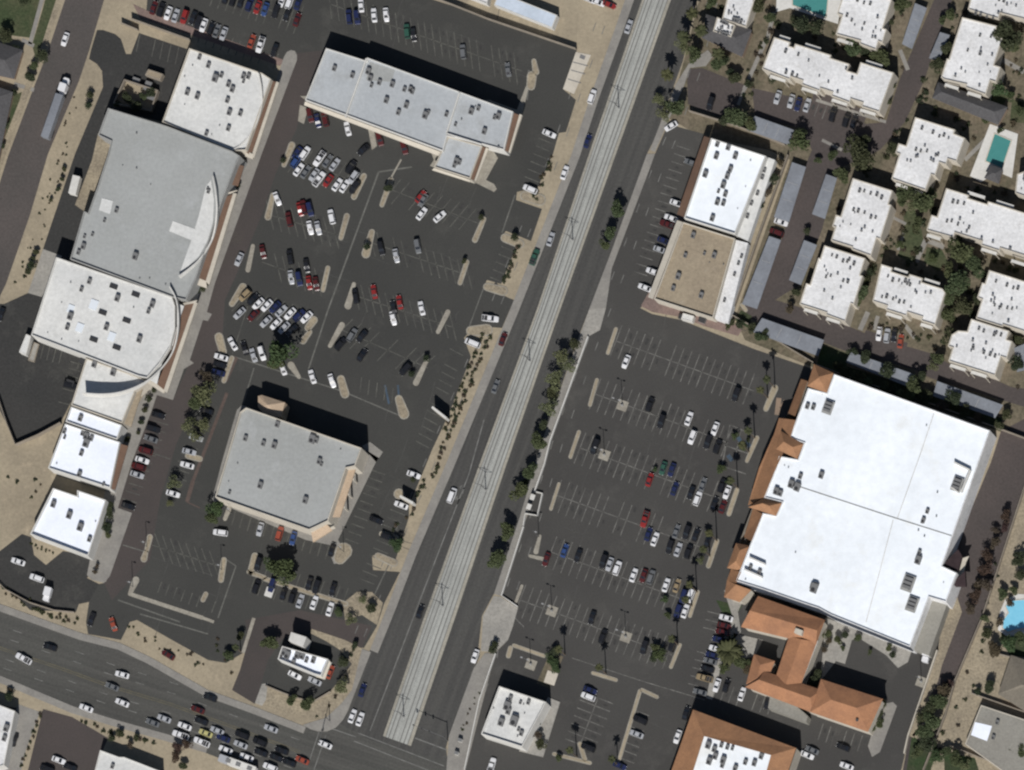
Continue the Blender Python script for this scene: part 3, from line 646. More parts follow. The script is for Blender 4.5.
# --- strip mall at top centre
R = building('strip_mall', 'long blue grey roofed retail strip at the top centre of the big car park', 'shopping strip',
  [(326,48),(367,61),(367,57.5),(513,111.5),(504,150),(482,144),(447,136),(443,151),(305,100)], 7.6, 'stucco_w', 'roof_bluegrey', .6,
  units=[(334,68,.9),(352,75,.9),(379,82,.9),(392,84,1),(371,85,.7),(404,89,.8),(410,89,.9),(386,100,1),(406,105,1),(398,112,.9),(425,115,1.2),(446,114,.8),(368,71,1.1),(370,78,1),(471,111,1.1),(478,108,.8),(498,116,1.1),(494,117,.7),(484,131,1.0),(455,124,.6),(475,106,.5,'vent'),(412,91,.9),(428,112,.7),(498,147,.8,'vent'),(461,119,.6,'vent')])
mb = MB()
for a, b_ in (((366,58),(345,117)), ((459,92.5),(446,133)), ((446,133),(481,144))):
    for q in [seg(a, b_, 1.2)]: mb.prism([rel(R, *p, 8.2)[:2] for p in q], 7.0, 7.9)
mb.build('fire_wall', 'stucco_w', R)
slope(R, 'soot_stain', [[(370,62,7.02),(395,70,7.02),(392,82,7.02),(366,80,7.02)]], 'roof_grey', .01)
slope(R, 'shopfront_canopy', [[(305,101.5,6),(441,152,6),(439,156,5.4),(304,105,5.4)]], 'stucco', .6)
slope(R, 'tile_canopy', [[(514,113,6.5),(519,115,5.8),(508,152,5.8),(504.5,150,6.5)]], 'tile_brown', .5)
slope(R, 'canopy_fascia', [[(519.5,114,5.8),(522,115,5.7),(510,153,5.7),(508.5,152,5.8)]], 'stucco', 1.0)
R = building('retail_annex', 'small square blue grey roofed annex below the long retail strip', 'shop',
  [(448,136.5),(482,146),(470,178.5),(434,167)], 6.6, 'stucco', 'roof_bluegrey', .6, units=[(456,161,1.1),(459,162,.8),(454,165,.8)])
slope(R, 'tile_canopy', [[(482.5,146.5,5.8),(485.5,147.5,5.2),(474,180,5.2),(470.5,178.7,5.8)]], 'tile_brown', .4)
slope(R, 'canopy_fascia', [[(486,147.5,5.2),(488.5,148.5,5.1),(476,181,5.1),(474.5,180,5.2)], [(434,168,5.6),(470,179.8,5.6),(470,182,5),(432,170,5)]], 'stucco', .5)
# --- restaurant with tan tower
R = building('furniture_store', 'grey roofed square store with a tan corner tower in the middle of the car park', 'store',
  [(240,412),(246,407.5),(361.5,448),(355,466),(346,468),(328,521),(309,530),(215,497)], 10.0, 'stucco', 'roof_grey', .9,
  units=[(277,424,1.0),(245,438,.9),(263,443,.9),(274,445,1.1),(312,439,1.4),(316,440,.9),(319,461,1.0),(237,463,.5,'vent'),(260,485,1.1),(305,500,1.1),(229,492,.6),(228,481,.4,'vent'),(340,449,.5,'vent'),(321,464,.6)])
slope(R, 'canopy', [[(349,467,7),(356,468,6.2),(340,517,6.2),(331,517,7)]], 'tile_tan', .5)
slope(R, 'entrance_canopy', [[(311,531,6.6),(326,523,7.4),(332,530,6.4),(313,542,5.6)]], 'tile_tan', .8)
mb = MB()
for u, v in ((352,478),(347,493),(343,506)): mb.box(rel(R, u+3, v+3, 3)[:2], (.5, .5, 5.4), ANG)
mb.build('column', 'stucco', R)
q = [(258,396),(262,395),(285,402.5),(281,417),(267,418),(258,407)]
o_ = [rel(R, u, v, 6.2)[:2] for u, v in q]
if area(o_) < 0: o_ = o_[::-1]
mb = MB(); mb.side(o_, 0, 6.2); tw = mb.build('tower', 'tile_tan', R)
cc = centroid(o_); mb = MB()
for i in range(len(o_)): mb.poly([(*o_[i], 6.2), (*o_[(i+1) % len(o_)], 6.2), (*cc, 7.6)])
mb.build('tower_roof', 'tile_tan', tw)
# --- fast food restaurant
R = building('fast_food_restaurant', 'small white roofed drive through restaurant with a raised white block near the junction', 'restaurant',
  [(282,646),(328,659),(321,676),(314,674),(277.6,659)], 5.4, 'stucco_w', 'roof_blue', 1.2,
  units=[(284,652,1.2,'rtu'),(287,655,1.3,'rtu'),(297,655,1.2),(302,656,1.1),(306,660,.8),(313,660,1),(293,662,.9),(281,655,.7)])
mb = MB(); o_ = [rel(R, u, v, 6.6)[:2] for u, v in [(291,632),(306.5,637),(303,646.5),(288.5,640.5)]]
mb.prism(o_[::-1] if area(o_) < 0 else o_, 0, 6.6); mb.build('raised_block', 'stucco_w', R)
slope(R, 'awning', [[(329,660,3.6),(331,663,3.2),(325,679,3.2),(316,677,3.6)]], 'stucco', .3)
# --- restaurant right of avenue
R = building('diner', 'white roofed square restaurant with a tan patio, right of the avenue near the junction', 'restaurant',
  [(499,686),(546,702),(522,747),(481,734)], 7.4, 'stucco_w', 'roof_white', .9,
  units=[(510,698,.9),(507,706,1.5),(508,711,1.1),(520,702,.6),(528,702,.8),(501,722,1.3),(514,721,1.7),(521,733,.9),(518,729,.6),(524,713,.5,'vent'),(493,708,.5,'vent'),(523,704,.5,'vent'),(517,736,.6,'vent')])
mb = MB(); o_ = [rel(R, u, v, .4)[:2] for u, v in [(548,697),(560,702),(543,757),(519,751)]]; mb.prism(o_[::-1] if area(o_) < 0 else o_, 0, .35); mb.build('patio', 'apron', R)
# --- right retail pair
R = building('retail_shop', 'bright white roofed shop with an orange brown awning, beside the tan gravel roof', 'shop',
  [(711,138),(766,156),(735,234),(684,218)], 7.2, 'stucco_w', 'roof_bright', .8,
  units=[(717,144,.9),(728,147,1.0),(716,156,1),(735,156,1),(705,174,1.1),(730,169,1),(727,176,1),(723,185,1.1),(718,191,.6),(725,194,.9),(717,202,1),(723,203,.9),(712,218,1),(750,160,.5,'vent'),(745,186,.4,'vent'),(737,208,.4,'vent')])
slope(R, 'awning', [[(704,136,5),(710,138,6),(684,217,6),(677,214,5)]], 'tile_brown', .4)
slope(R, 'rear_annex_roof', [[(767,157,4),(775,160,4),(748,241,4),(736,235,4)]], 'roof_white', 3.4)
for u, v in ((764,170),(757,193),(751,203),(747,216),(762,177)): acunit(R, u, v, 4.0, .7)
R = building('retail_shop', 'tan gravel roofed shop with a pale rear strip, left of the long carports', 'shop',
  [(683,222),(735,238.5),(713,318),(654,299)], 6.2, 'stucco', 'roof_tan', .8,
  units=[(693,235,1),(685,255,.8),(704,253,.6),(714,255,1),(678,276,1.1),(673,288,.9),(701,295,1),(723,264,.5,'vent'),(709,262,.4,'vent')])
slope(R, 'awning', [[(677,220,5.2),(682.5,222,5.8),(653,299,5.8),(648,297,5.2)]], 'stucco', .4)
slope(R, 'rear_annex_roof', [[(736,240,4.2),(748,243,4.2),(728,323,4.2),(714,318,4.2)]], 'roof_apt', 3.6)
for u, v in ((741,256),(738,263),(734,274),(724,300)): acunit(R, u, v, 4.2, .6)
R = building('loading_dock', 'small white service kiosks behind the tan gravel roofed shop', 'kiosk', [(683,313),(694,316),(692,322),(681,319)], 2.6, 'stucco_w', 'roof_white', .1)
# --- big white store
R = building('big_box_store', 'huge bright white roofed store with orange clay tile frontage', 'store',
  [(834,374),(990,430.5),(942,566),(957,573),(946,602),(929,597),(910,647),(831,615),(818,608),(810,605.5),(762,589),(736,581),(762.5,513),(776,515.5),(782,502),(764,497.5),(775,470),(779,456),(798,459.5),(804,443),(789.5,438),(808,388),(827,393)],
  10.0, 'roof_apt', 'roof_bright', .55,
  units=[(807,406,.9),(813,407,.9),(828,407,1.0,'rack'),(926,425,.5,'vent'),(957,484,1.05,'rack'),(937,492,.6,'vent'),(927,511,.8),(923,520,.9),(922,521,.7),(936,516,.6,'vent'),(918,530,.6,'vent'),(924,536,.6,'vent'),(919,552,.8),(918,560,1.4),(908,583,1.2,'rack'),(912,604,1.1,'rack'),(909,588,.7),(821,475,1.1),(800,476,.9),(791,484,1.3),(797,487,1.4),(788,467,.5,'vent'),(784,465,.4,'vent'),(795,552,.5,'vent'),(814,588,1.6),(812,586,1),(817,585,.7),(776,491,1.2),(780,493,1),(750,567,.8),(759,572,.9),(745,579,.5,'vent'),(943,582,.4,'vent'),(816,440,.01,'vent')])
mb = MB()
for a, b_ in (((791,484),(895,518)), ((895,518),(952,536))): mb.prism([rel(R, *p, 9.6)[:2] for p in seg(a, b_, .8)], 9.45, 9.62)
mb.build('expansion_joint', 'stucco_g', R)
mb = MB()
for a, b_ in (((749,557),(765,564)), ((744,569),(762,577)), ((954,462),(970,470)), ((970,470),(961,492)), ((951,487),(958,492))): mb.prism([rel(R, *p, 10.8)[:2] for p in seg(a, b_, 1.3)], 9.45, 10.9)
mb.build('screen_wall', 'stucco_w', R)
def leanto(qs, nm='tile_roof', mat='tile'):
    o = slope(R, nm, qs, mat, .35)
    for q in qs:       # wall below each outer eave so nothing floats
        lo = sorted(range(len(q)), key=lambda i: q[i][2])[:2]
    return o
hip(R, [(814,364),(833.5,373),(827,393),(807,386)], 9.8, 2.4, walls='stucco', ov=.4, name='tile_roof')
leanto([[(801,379,7.2),(807.5,381,10.2),(795,416,10.2),(788,413,7.2)]])
leanto([[(779,418,7.6),(795.5,420,10.3),(789.5,440,10.3),(774,434,7.6)]])
hip(R, [(781,431),(803.5,444),(797.5,459),(776,449)], 10.1, 1.8, name='tile_roof', inset_=.9)
leanto([[(774,434,7.2),(789,440,10.3),(775,470,10.3),(764,497,10.3),(748,505,7.2),(759,468,7.2)]])
hip(R, [(748,507),(763,498),(782,503),(776,516)], 10.2, 2.0, name='tile_roof')
leanto([[(753,508,7),(762.5,514,10.2),(751.5,541,10.2),(744,537,7)]])
hip(R, [(736,543),(751,546),(742,571),(727,568)], 8.6, 1.8, name='tile_roof', walls='stucco')
leanto([[(731,569,7),(741,572,10.2),(736,583,10.2),(727,580,7)], [(727,580,7),(736,584.5,9.6),(751,590,9.6),(739.5,602,7),(724,597,7)]])
# walls closing the lower frontage
mb = MB()
o_ = [rel(R, *p)[:2] for p in [(803,379,7),(807,381,7),(789,440,7),(764,497,7),(742,545,7),(739,571,7),(736,584,7),(751,590,7),(740,600,7),(728,596,7),(731,572,7),(729,566,7),(738,545,7),(752,508,7),(750,503,7),(761,468,7),(776,434,7),(781,420,7),(790,412,7)]]
mb.side(o_, 0, 6.8); mb.build('shopfront_wall', 'stucco', R)
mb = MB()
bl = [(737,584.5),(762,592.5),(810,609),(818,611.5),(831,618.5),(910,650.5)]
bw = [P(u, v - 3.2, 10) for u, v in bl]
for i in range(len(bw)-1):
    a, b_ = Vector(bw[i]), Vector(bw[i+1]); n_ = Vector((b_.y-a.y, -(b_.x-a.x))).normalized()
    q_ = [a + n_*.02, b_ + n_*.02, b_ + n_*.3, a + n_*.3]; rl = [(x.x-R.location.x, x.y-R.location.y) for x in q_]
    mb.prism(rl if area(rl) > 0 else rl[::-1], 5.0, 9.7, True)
mb.build('dark_wall_band', 'navy_band', R)  # dark blue strip set just proud of the south wall
# loading dock and wedge at the back, its cast shadows built as dark panels
mb = MB(); o_ = [rel(R, u, v, 5)[:2] for u, v in [(930,599),(947,604),(929,655),(913,649)]]; mb.prism(o_[::-1] if area(o_) < 0 else o_, 0, 5.0); mb.build('loading_dock_roof', 'shingle_pale', R)
slope(R, 'dock_canopy', [[(957,560,6),(969,556,5),(966,562,5),(961,585,5),(954,586,6)]], 'stucco', .4)
slope(R, 'shadow_triangle', [[(943,565,8.5),(958,549,8.5),(962,556,8),(958,571,8.5)]], 'maroon_metal', 1.5)  # dark panel standing in for the upper shadow triangle
slope(R, 'shadow_triangle', [[(952,583,8.5),(965,571,8),(966,586,8),(955,586,8.5)]], 'maroon_metal', 1.5)  # dark panel standing in for the lower shadow triangle
mb = MB()
for a, b_ in (((934,413),(921,452)), ((921,452),(897,519)), ((893,520),(880,570)), ((880,570),(866,622)), ((822,395),(830,372))): mb.prism([rel(R, *p, 9.6)[:2] for p in seg(a, b_, .9)], 9.45, 9.55)
mb.build('roof_seam', 'roof_white', R)
# --- clay tile courtyard wing
R = empty('tiled_restaurant', (*P(790,650,5), 0)); R['label'] = 'rambling orange clay tiled restaurant wrapped around a dark courtyard, below the huge white store'; R['category'] = 'restaurant'
hip(R, [(758,596),(825,620),(816,645),(741,627)], 7.2, 2.2, 'tile_red', walls='stucco', inset_=.15)
hip(R, [(789,636),(817,642),(799,690),(774,682)], 7.1, 1.5, 'tile_red', walls='stucco', inset_=.1)
hip(R, [(754,654),(775,661),(764,689),(746,684)], 6.6, 1.4, 'tile_red', walls='stucco', inset_=.8)
hip(R, [(764,671),(822,690),(813,713),(745,687)], 7.2, 2.2, 'tile_red', walls='stucco', inset_=.5)
hip(R, [(821,679),(883,699),(868,732),(810,712)], 8.0, 2.4, 'tile_red', walls='stucco', inset_=1)
mb = MB(); x, y, _ = rel(R, 800, 633, 8); mb.box((x, y), (2.6, 1.6, 10.2), ANG); mb.build('chimney', 'stucco', R)
mb = MB(); o_ = [rel(R, *p, 4.8)[:2] for p in [(770,696),(794,704),(808,716),(806,722),(768,708)]]; mb.prism(o_[::-1] if area(o_) < 0 else o_, 0, 4.8); mb.build('flat_annex', 'shingle_pale', R)
mb = MB(); mb.tube(rel(R, 857, 720, 8.6), rel(R, 857, 720, 9.8), .5, n=10); mb.build('roof_vent', 'unit_dark', R)
slope(R, 'skylight_strip', [[(816,640,6.5),(818,641,6.4),(802,682,6.4),(800,681,6.5)]], 'stucco_w', .3)
# --- lower orange and white building
q = [(693,709.5),(796,748),(770,825),(652,825)]; qi = [(704,736),(771,755),(755,812),(680,812)]
c = centroid([P(u, v, 8) for u, v in q]); R = empty('tile_rimmed_store', (c[0], c[1], 0)); R['label'] = 'store with a broad orange tile border around a white roof, at the bottom edge'; R['category'] = 'store'
mb = MB(); mb.side([rel(R, u, v, 8.3)[:2] for u, v in q], 0, 7.6); mb.build('wall', 'stucco', R)
slope(R, 'tile_roof', [[(*q[i], 7.8), (*q[(i+1) % 4], 7.8), (*qi[(i+1) % 4], 10.0), (*qi[i], 10.0)] for i in range(4)], 'tile', .3)
slope(R, 'roof', [[(*p, 9.2) for p in qi]], 'roof_bright', .2)
for u, v, s in ((708,745,1.2),(714,749,1),(721,745,.8),(727,747,.8),(732,748,.7),(715,756,1.1),(723,760,1.2),(722,765,.9),(745,762,.9),(754,763,1),(761,756,1),(709,761,1.2),(735,768,1)): acunit(R, u, v, 9.25, s)
# --- bottom left buildings
building('retail_shop', 'white and cream roofed shop cut by the bottom edge, below the boulevard queue', 'shop', [(100,750),(119,757),(124,757),(160,771),(150,812),(84,812)], 5.4, 'stucco_w', 'roof_white', .4, units=[(112,766,.8)])
building('petrol_canopy', 'white roof at the left edge of the lower left corner', 'shop', [(-24,696),(15,711),(4,765),(-24,775)], 5.4, 'stucco_w', 'roof_apt', .4, units=[(6,728,1.2),(4,738,1.0)])
# --- top middle long roof
building('long_shed', 'long pale blue metal roof at the top edge beside the avenue', 'shed', [(499,-8),(557,15),(552,28),(494,5)], 3.6, 'stucco_w', 'metal_lt', .05)
building('retail_shop', 'white roof fragment at the top edge left of the long pale blue roof', 'shop', [(470,-18),(490,-12),(487,4),(466,-4)], 4.0, 'stucco_w', 'roof_white', .3)
# --- houses top left
def house(label, quad, h, rise, mat, cat='house'):
    c = centroid([P(u, v, h) for u, v in quad]); r = empty('house', (c[0], c[1], 0)); r['label'] = label; r['category'] = cat
    hip(r, quad, h, rise, mat, walls='stucco_b', inset_=.8); return r
house('dark grey roofed house at the left edge beside the two bushy gardens', [(-40,30),(23,50),(14,79),(-46,66)], 3.2, 2.0, 'shingle')
house('dark grey roofed house at the left edge, the lower of the pair', [(-40,74),(13,92),(-4,172),(-56,150)], 3.2, 2.2, 'shingle')
house('tan roofed house at the right edge below the blue pool', [(1011,655),(1060,672),(1044,724),(998,694)], 3.2, 2.0, 'shingle_tan')
R = building('house', 'pale flat roofed house with a white patch in the bottom right corner', 'house', [(981,705),(1050,728),(1040,782),(1004,772),(965,744)], 3.4, 'stucco', 'shingle_pale', .15, units=[(997,722,.8),(993,737,.8)])
slope(R, 'white_roof_patch', [[(975,722,3.32),(992,726,3.32),(987,741,3.32),(971,735,3.32)]], 'roof_blue', .03)
# --- apartments
TH = math.radians(17.5)
def L17(o, pts): return [(o[0] + a*math.cos(TH) - b_*math.sin(TH), o[1] + a*math.sin(TH) + b_*math.cos(TH)) for a, b_ in pts]
APT = [
 ('small white roof piece beside the grey shingle roof, right of the avenue', [(717,17),(735,25),(731,37),(713,31)], 5.6, None, ()),
 ('tall narrow white apartment block at the top edge right of the avenue', [(730,-14),(757,-8),(746,27),(722,19)], 5.8, None, ()),
 ('wide white apartment block with notched upper edge, below the upper swimming pool', [(0,0),(17,0),(17,4),(22,4),(22,0),(60,0),(60,3),(80,3),(80,10),(90,10),(90,-2),(125,-2),(123,40),(104,40),(104,36),(92,36),(92,40),(72,39),(72,35),(60,35),(60,38),(40,37),(40,33),(28,33),(28,36),(-2,34)], 7.2, (774,37), ((5,16,-4),(32,48,-4),(95,112,-6),(42,58,39),(74,90,41),(104,120,42),(8,24,37))),
 ('white apartment block at the top edge between the pool and the shared drive', [(0,0),(48,0),(48,30),(52,30),(52,44),(48,44),(48,53),(30,52),(30,49),(5,50),(5,30),(0,30)], 7.2, (846,-15), ((8,24,53),)),
 ('white apartment block at upper right beside a bushy dark tree', [(0,0),(36,-2),(36,8),(45,8),(45,36),(52,36),(52,52),(46,52),(46,67),(24,66),(24,63),(2,65),(-2,64),(-2,44),(0,44)], 7.2, (962,17), ((28,42,69),(4,18,68))),
 ('white apartment roof in the top right corner', [(0,0),(70,0),(70,22),(34,24),(34,30),(2,30)], 7.2, (975,-20), ()),
 ('stepped white apartment block left of the lower green pool', [(0,0),(42,0),(42,4),(54,5),(53,30),(44,30),(44,36),(37,36),(37,50),(33,50),(32,67),(-4,66),(-4,40),(-8,40),(-8,30),(0,30)], 7.2, (915,117), ((2,14,68),(18,30,69))),
 ('white apartment block right of the slanted carport, upper of the touching pair', [(0,0),(42,0),(42,14),(45,14),(45,50),(41,50),(41,69),(20,68),(20,66),(-2,66),(-2,52),(-5,52),(-5,40),(0,40)], 7.2, (852.6,178), ()),
 ('white apartment block right of the slanted carport, lower of the touching pair', [(0,2.4),(43,2.4),(43,20),(46,20),(46,50),(43,50),(43,69),(22,68),(22,66),(-6,66),(-6,44),(-2,44),(-2,16),(0,16)], 7.0, (825,243), ((0,14,68),(24,38,70))),
 ('low white apartment block below the small courtyard lawn', [(0,0),(12,0),(12,4),(30,4),(30,1),(44,1),(44,5),(66,5),(70,8),(70,42),(55,42),(55,38),(40,38),(40,42),(18,42),(18,38),(3,38)], 7.2, (881,264), ((14,28,-1),(46,62,0),(20,36,44),(56,68,44))),
 ('long white apartment block running off the right edge above the lawn', [(0,0),(24,0),(24,3),(44,3),(44,0),(110,0),(110,44),(96,44),(96,41),(70,41),(70,44),(50,44),(50,40),(22,40),(22,45),(-6,46),(-6,30),(0,30)], 7.4, (946,188), ((22,40,-4),(52,70,-4),(52,68,46),(84,104,48),(-4,10,49))),
 ('white apartment block at the right edge above its twin', [(0,0),(60,0),(60,48),(30,48),(30,50),(2,50),(2,30),(-3,30),(-3,14),(0,14)], 7.2, (989,270), ()),
 ('white apartment block with an L shaped notch above the bottom carport', [(0,3),(40,3),(40,12),(46,12),(46,30),(40,30),(40,50),(-9,50),(-9,36),(-14,36),(-14,24),(-9,18),(0,16)], 7.2, (972,316), ((-6,10,52),(16,32,52))),
 ('scrap of white apartment roof at the right edge beside the green pool', [(1017,174),(1044,164),(1044,203),(1015,193)], 7.2, None, ()),
]
APT = [(lab, (L17(o, q) if o else q), h, o, bal) for lab, q, h, o, bal in APT]
for lab, q, h, org, bal in APT:
    n = max(3, int(abs(area(q)) / 140)); us = []
    k = len(q); c = centroid(q)
    # rows of small flues along two edges, as on the real roofs
    for i in (0,) if org else (0, k // 2):
        a, b_ = q[i], q[(i+1) % k]
        if org: a, b_ = L17(org, [(4, 6), (min(40, max(p_[0] for p_ in q) - org[0] - 6), 6)]); c = ((a[0]+b_[0])/2 - 6, (a[1]+b_[1])/2 + 20)
        for t in (.2, .35, .45, .6, .8):
            if rng.random() < .8: us.append((c[0] + ((a[0]*(1-t)+b_[0]*t)-c[0])*.78, c[1] + ((a[1]*(1-t)+b_[1]*t)-c[1])*.78, rng.uniform(.45, .75), 'rtu'))
    if org:
        for t in (.15, .3, .5, .7, .85):
            for lv in (.25, .9):
                if rng.random() < .7:
                    e0, e1 = L17(org, [(5, 40*lv if lv < .5 else 30), (38, 40*lv if lv < .5 else 30)]); us.append((e0[0]*(1-t)+e1[0]*t, e0[1]*(1-t)+e1[1]*t + rng.uniform(-2, 2), rng.uniform(.4, .65), 'rtu'))
        us = us[4:]
    us += rnd_units(q, 9, rng, 'vent', (.5, 1.0))
    r = building('apartment_block', lab, 'apartment block', q, h, 'stucco', 'roof_apt', .45, units=us)
    for a0, a1, b0 in bal:
        e = L17(org, [(a0, b0), (a1, b0), (a1, b0+3), (a0, b0+3)])
        slope(r, 'balcony_roof', [[(*p, h - 1.2) for p in e]], 'stucco_w', .25)
        for p in e[2:]:
            mb = MB(); mb.box(rel(r, *p, h - 1.2)[:2], (.25, .25, h - 1.3), ANG); mb.build('balcony_post', 'stucco', r)
house('grey shingle roofed house beside the white block, right of the avenue', [(706,14),(752,30),(742,57),(702,38)], 4.0, 1.2, 'shingle', 'house')
house('grey shingle roofed building between two white apartment blocks at upper right', [(938,82),(1008,107),(998,125),(932,98)], 3.4, 1.6, 'shingle', 'house')
house('dark roofed pavilion below the lower green pool', [(991,165),(1003,169),(999,184),(984,178)], 3, 1, 'shingle', 'pavilion')
# --- carports
CP = [('grey carport beneath the boundary wall near the pool apartments', [(755,116),(794,130),(789,145),(747,130)]),
 ('upper short grey carport left of the shared drive', [(792,162),(806,167),(789,222),(774,217)]),
 ('long grey carport left of the shared drive behind the tan roofed shop', [(769,236),(781,240),(757,309),(742,304)]),
 ('grey green carport right of the shared drive beside the touching apartments', [(826,174),(837,178),(825,219),(812,214)]),
 ('short grey carport right of the shared drive', [(804,240),(817,245),(801,285),(789,280)]),
 ('narrow grey carport beside the uppermost stretch of the shared drive', [(915,3),(927,8),(912,49),(902,44)]),
 ('small pale green carport under trees beside the upper shared drive', [(940,32),(950,35),(938,62),(929,58)]),
 ('pale blue carport just above the top left corner of the huge white store', [(762,318),(824,340),(818,356),(753,332)]),
 ('grey carport shaded by three trees above the huge white store', [(851,352),(916,375),(911,388),(846,362)]),
 ('grey carport at lower right above the huge white store', [(937,381),(1003,405),(995,418),(933,396)]),
 ('grey covered walkway at the right edge below the trees', [(1014,348),(1034,340),(1034,368),(1017,372)])]
for lab, q in CP:
    h = 2.7; w = [P(u, v, h) for u, v in q]; c = centroid(w)
    r = empty('carport', (*c, 0)); r['label'] = lab; r['category'] = 'carport'; r['group'] = 'carports of the apartments'
    o_ = [(x - c[0], y - c[1]) for x, y in w]
    if area(o_) < 0: o_ = o_[::-1]
    mb = MB(); mb.prism(o_, h - .18, h, True); mb.build('roof', 'metal_cp', r)
    i_ = inset(o_, .8)
    ln = max(range(4), key=lambda i: math.hypot(i_[i][0]-i_[(i+1)%4][0], i_[i][1]-i_[(i+1)%4][1]))
    a, b_ = i_[ln], i_[(ln+1) % 4]; d_, c_ = i_[(ln+3) % 4], i_[(ln+2) % 4]
    n = max(2, int(math.hypot(a[0]-b_[0], a[1]-b_[1]) / 5.5))
    for i in range(n + 1):
        t = i / n
        for s0, s1 in ((a, b_), (d_, c_)):
            mb = MB(); mb.box((s0[0]*(1-t)+s1[0]*t, s0[1]*(1-t)+s1[1]*t), (.12, .12, h - .19), ANG); mb.build('post', 'steel_lt', r)
    for k in range(1, 3):
        t = k / 3
        p0 = (a[0]*(1-t)+b_[0]*t, a[1]*(1-t)+b_[1]*t); p1 = (d_[0]*(1-t)+c_[0]*t, d_[1]*(1-t)+c_[1]*t)
        mb = MB(); mb.box(((p0[0]+p1[0])/2, (p0[1]+p1[1])/2), (.15, math.hypot(p0[0]-p1[0], p0[1]-p1[1]), .06), math.atan2(p1[1]-p0[1], p1[0]-p0[0]) - math.pi/2, h); mb.build('roof_seam', 'steel_lt', r)
# --- pools
def pool(label, deck, q, mat='water'):
    c = centroid([g(*p) for p in q]); r = empty('swimming_pool', (*c, 0)); r['label'] = label; r['category'] = 'swimming pool'
    L_ = lambda pts: [(g(*p)[0] - c[0], g(*p)[1] - c[1]) for p in pts]
    mb = MB(); mb.prism(L_(deck)[::-1], 0, .08); mb.build('deck', 'stucco_w', r)
    e = L_(q); e = e if area(e) > 0 else e[::-1]; o_ = inset(e, -.35); mb = MB()
    for i in range(len(e)):
        j = (i+1) % len(e); mb.prism([o_[i], o_[j], e[j], e[i]], .08, .2)
    mb.build('coping', 'stucco', r)
    mb = MB(); mb.flatpoly(e, .13); mb.build('water', mat, r)
pool('green swimming pool cut by the top edge of the picture', [(778,-30),(846,-30),(838,24),(808,14),(790,8),(776,12)], [(793,-30),(830,-25),(826,17),(793,5)])
pool('rectangular green swimming pool among the apartments at upper right', [(990,124),(1018,134),(1012,178),(998,172),(981,182),(970,176)], [(995,134),(1011,141),(1002,168),(986,161)])
kp = [(1024,600),(1012,601),(1006,606),(1009,613),(1004,620),(1003,628),(1008,632),(1016,629),(1024,628),(1034,630),(1040,612),(1034,602)]
pool('bright blue kidney shaped pool at the right edge', [(1018,594),(1005,600),(1000,612),(998,630),(1008,637),(1024,634),(1050,636),(1050,596)], kp, 'water_b')
# --- boundary walls
def wall(label, pts, h=2.0, t=.25, mat='block', name='boundary_wall', cat='wall', closed=False):
    c = g(*pts[0]); r = None; mb = MB()
    a = [g(*q) for q in offs(pts, -t*S/2)]; b_ = [g(*q) for q in offs(pts, t*S/2)]
    for i in range(len(pts)-1): mb.prism([(p[0]-c[0], p[1]-c[1]) for p in (a[i], b_[i], b_[i+1], a[i+1])][::-1], 0, h)
    o = mb.build(name, mat, None, (c[0], c[1], 0)); o['label'] = label; o['category'] = cat; return o
wall('long block wall along the upper edge of the strip mall car park', [(428,-4),(459,8),(489,20),(577,50)], 2.4)
wall('wall between the upper retail lot and the pool apartments', [(690,112),(735,126),(786,146)], 2.2)
wall('long wall behind the shops and carports, left of the shared drive', [(789,156),(760,236),(733,314)], 2.0)
wall('wall along the upper edge of the right car park', [(733,316),(762,332),(815,364)], 1.8)
wall('wall along the hedge above the huge white store', [(818,366),(860,382),(930,404),(1001,430),(1060,452)], 2.2)
wall('dark edged wall closing the service yard at lower left', [(0,400),(8,424),(17,446),(40,436),(62,424)], 2.4)
wall('wall between the small corner lot and the desert verge of the boulevard', [(-10,574),(0,584),(6,590),(30,603),(55,611),(75,613)], 1.4)
wall('tall screen wall behind the cars at the top left lot', [(132,20),(160,30),(191,41)], 2.6)
wall('short screen wall beside the yard entrance at top left', [(122,24),(139,31)], 2.2)
wall('thin white topped wall between avenue sidewalk and right car park', [(588.5,337),(551,440),(545,464),(535,492)], 1.0, .35, 'stucco_w')
wall('lower stretch of the white topped wall beside the right car park', [(524,527),(502,596),(518,607)], 1.0, .3, 'stucco_w')
wall('white topped wall beside the diner', [(496,654),(480,700),(465,770)], 1.0, .3, 'stucco_w')
wall('bracket shaped wall around the bus shelter recess', [(535,492),(543,494),(538,516),(526,514),(524,526)], 1.2, .3, 'stucco_w')
wall('retaining wall between the back lot and the planted strip', [(938,651),(924,692),(909,736),(905,754)], 1.6, .4, 'stucco')
wall('long garden wall on the right of the brown alley', [(1060,390),(1024,492),(983,618),(956,681),(946,716),(924,771)], 1.8, .25, 'block')
wall('garden wall between the two right edge houses', [(972,694),(998,703),(1026,713)], 1.6)
wall('garden wall below the pale flat roofed house', [(952,747),(985,760),(1026,776)], 1.6)
wall('garden wall below the blue pool', [(1000,655),(1028,662)], 1.6)
wall('low hedge wall of the drive through lane', [(266,686),(285,694),(300,699),(314,702),(331,692)], 1.0, .3)
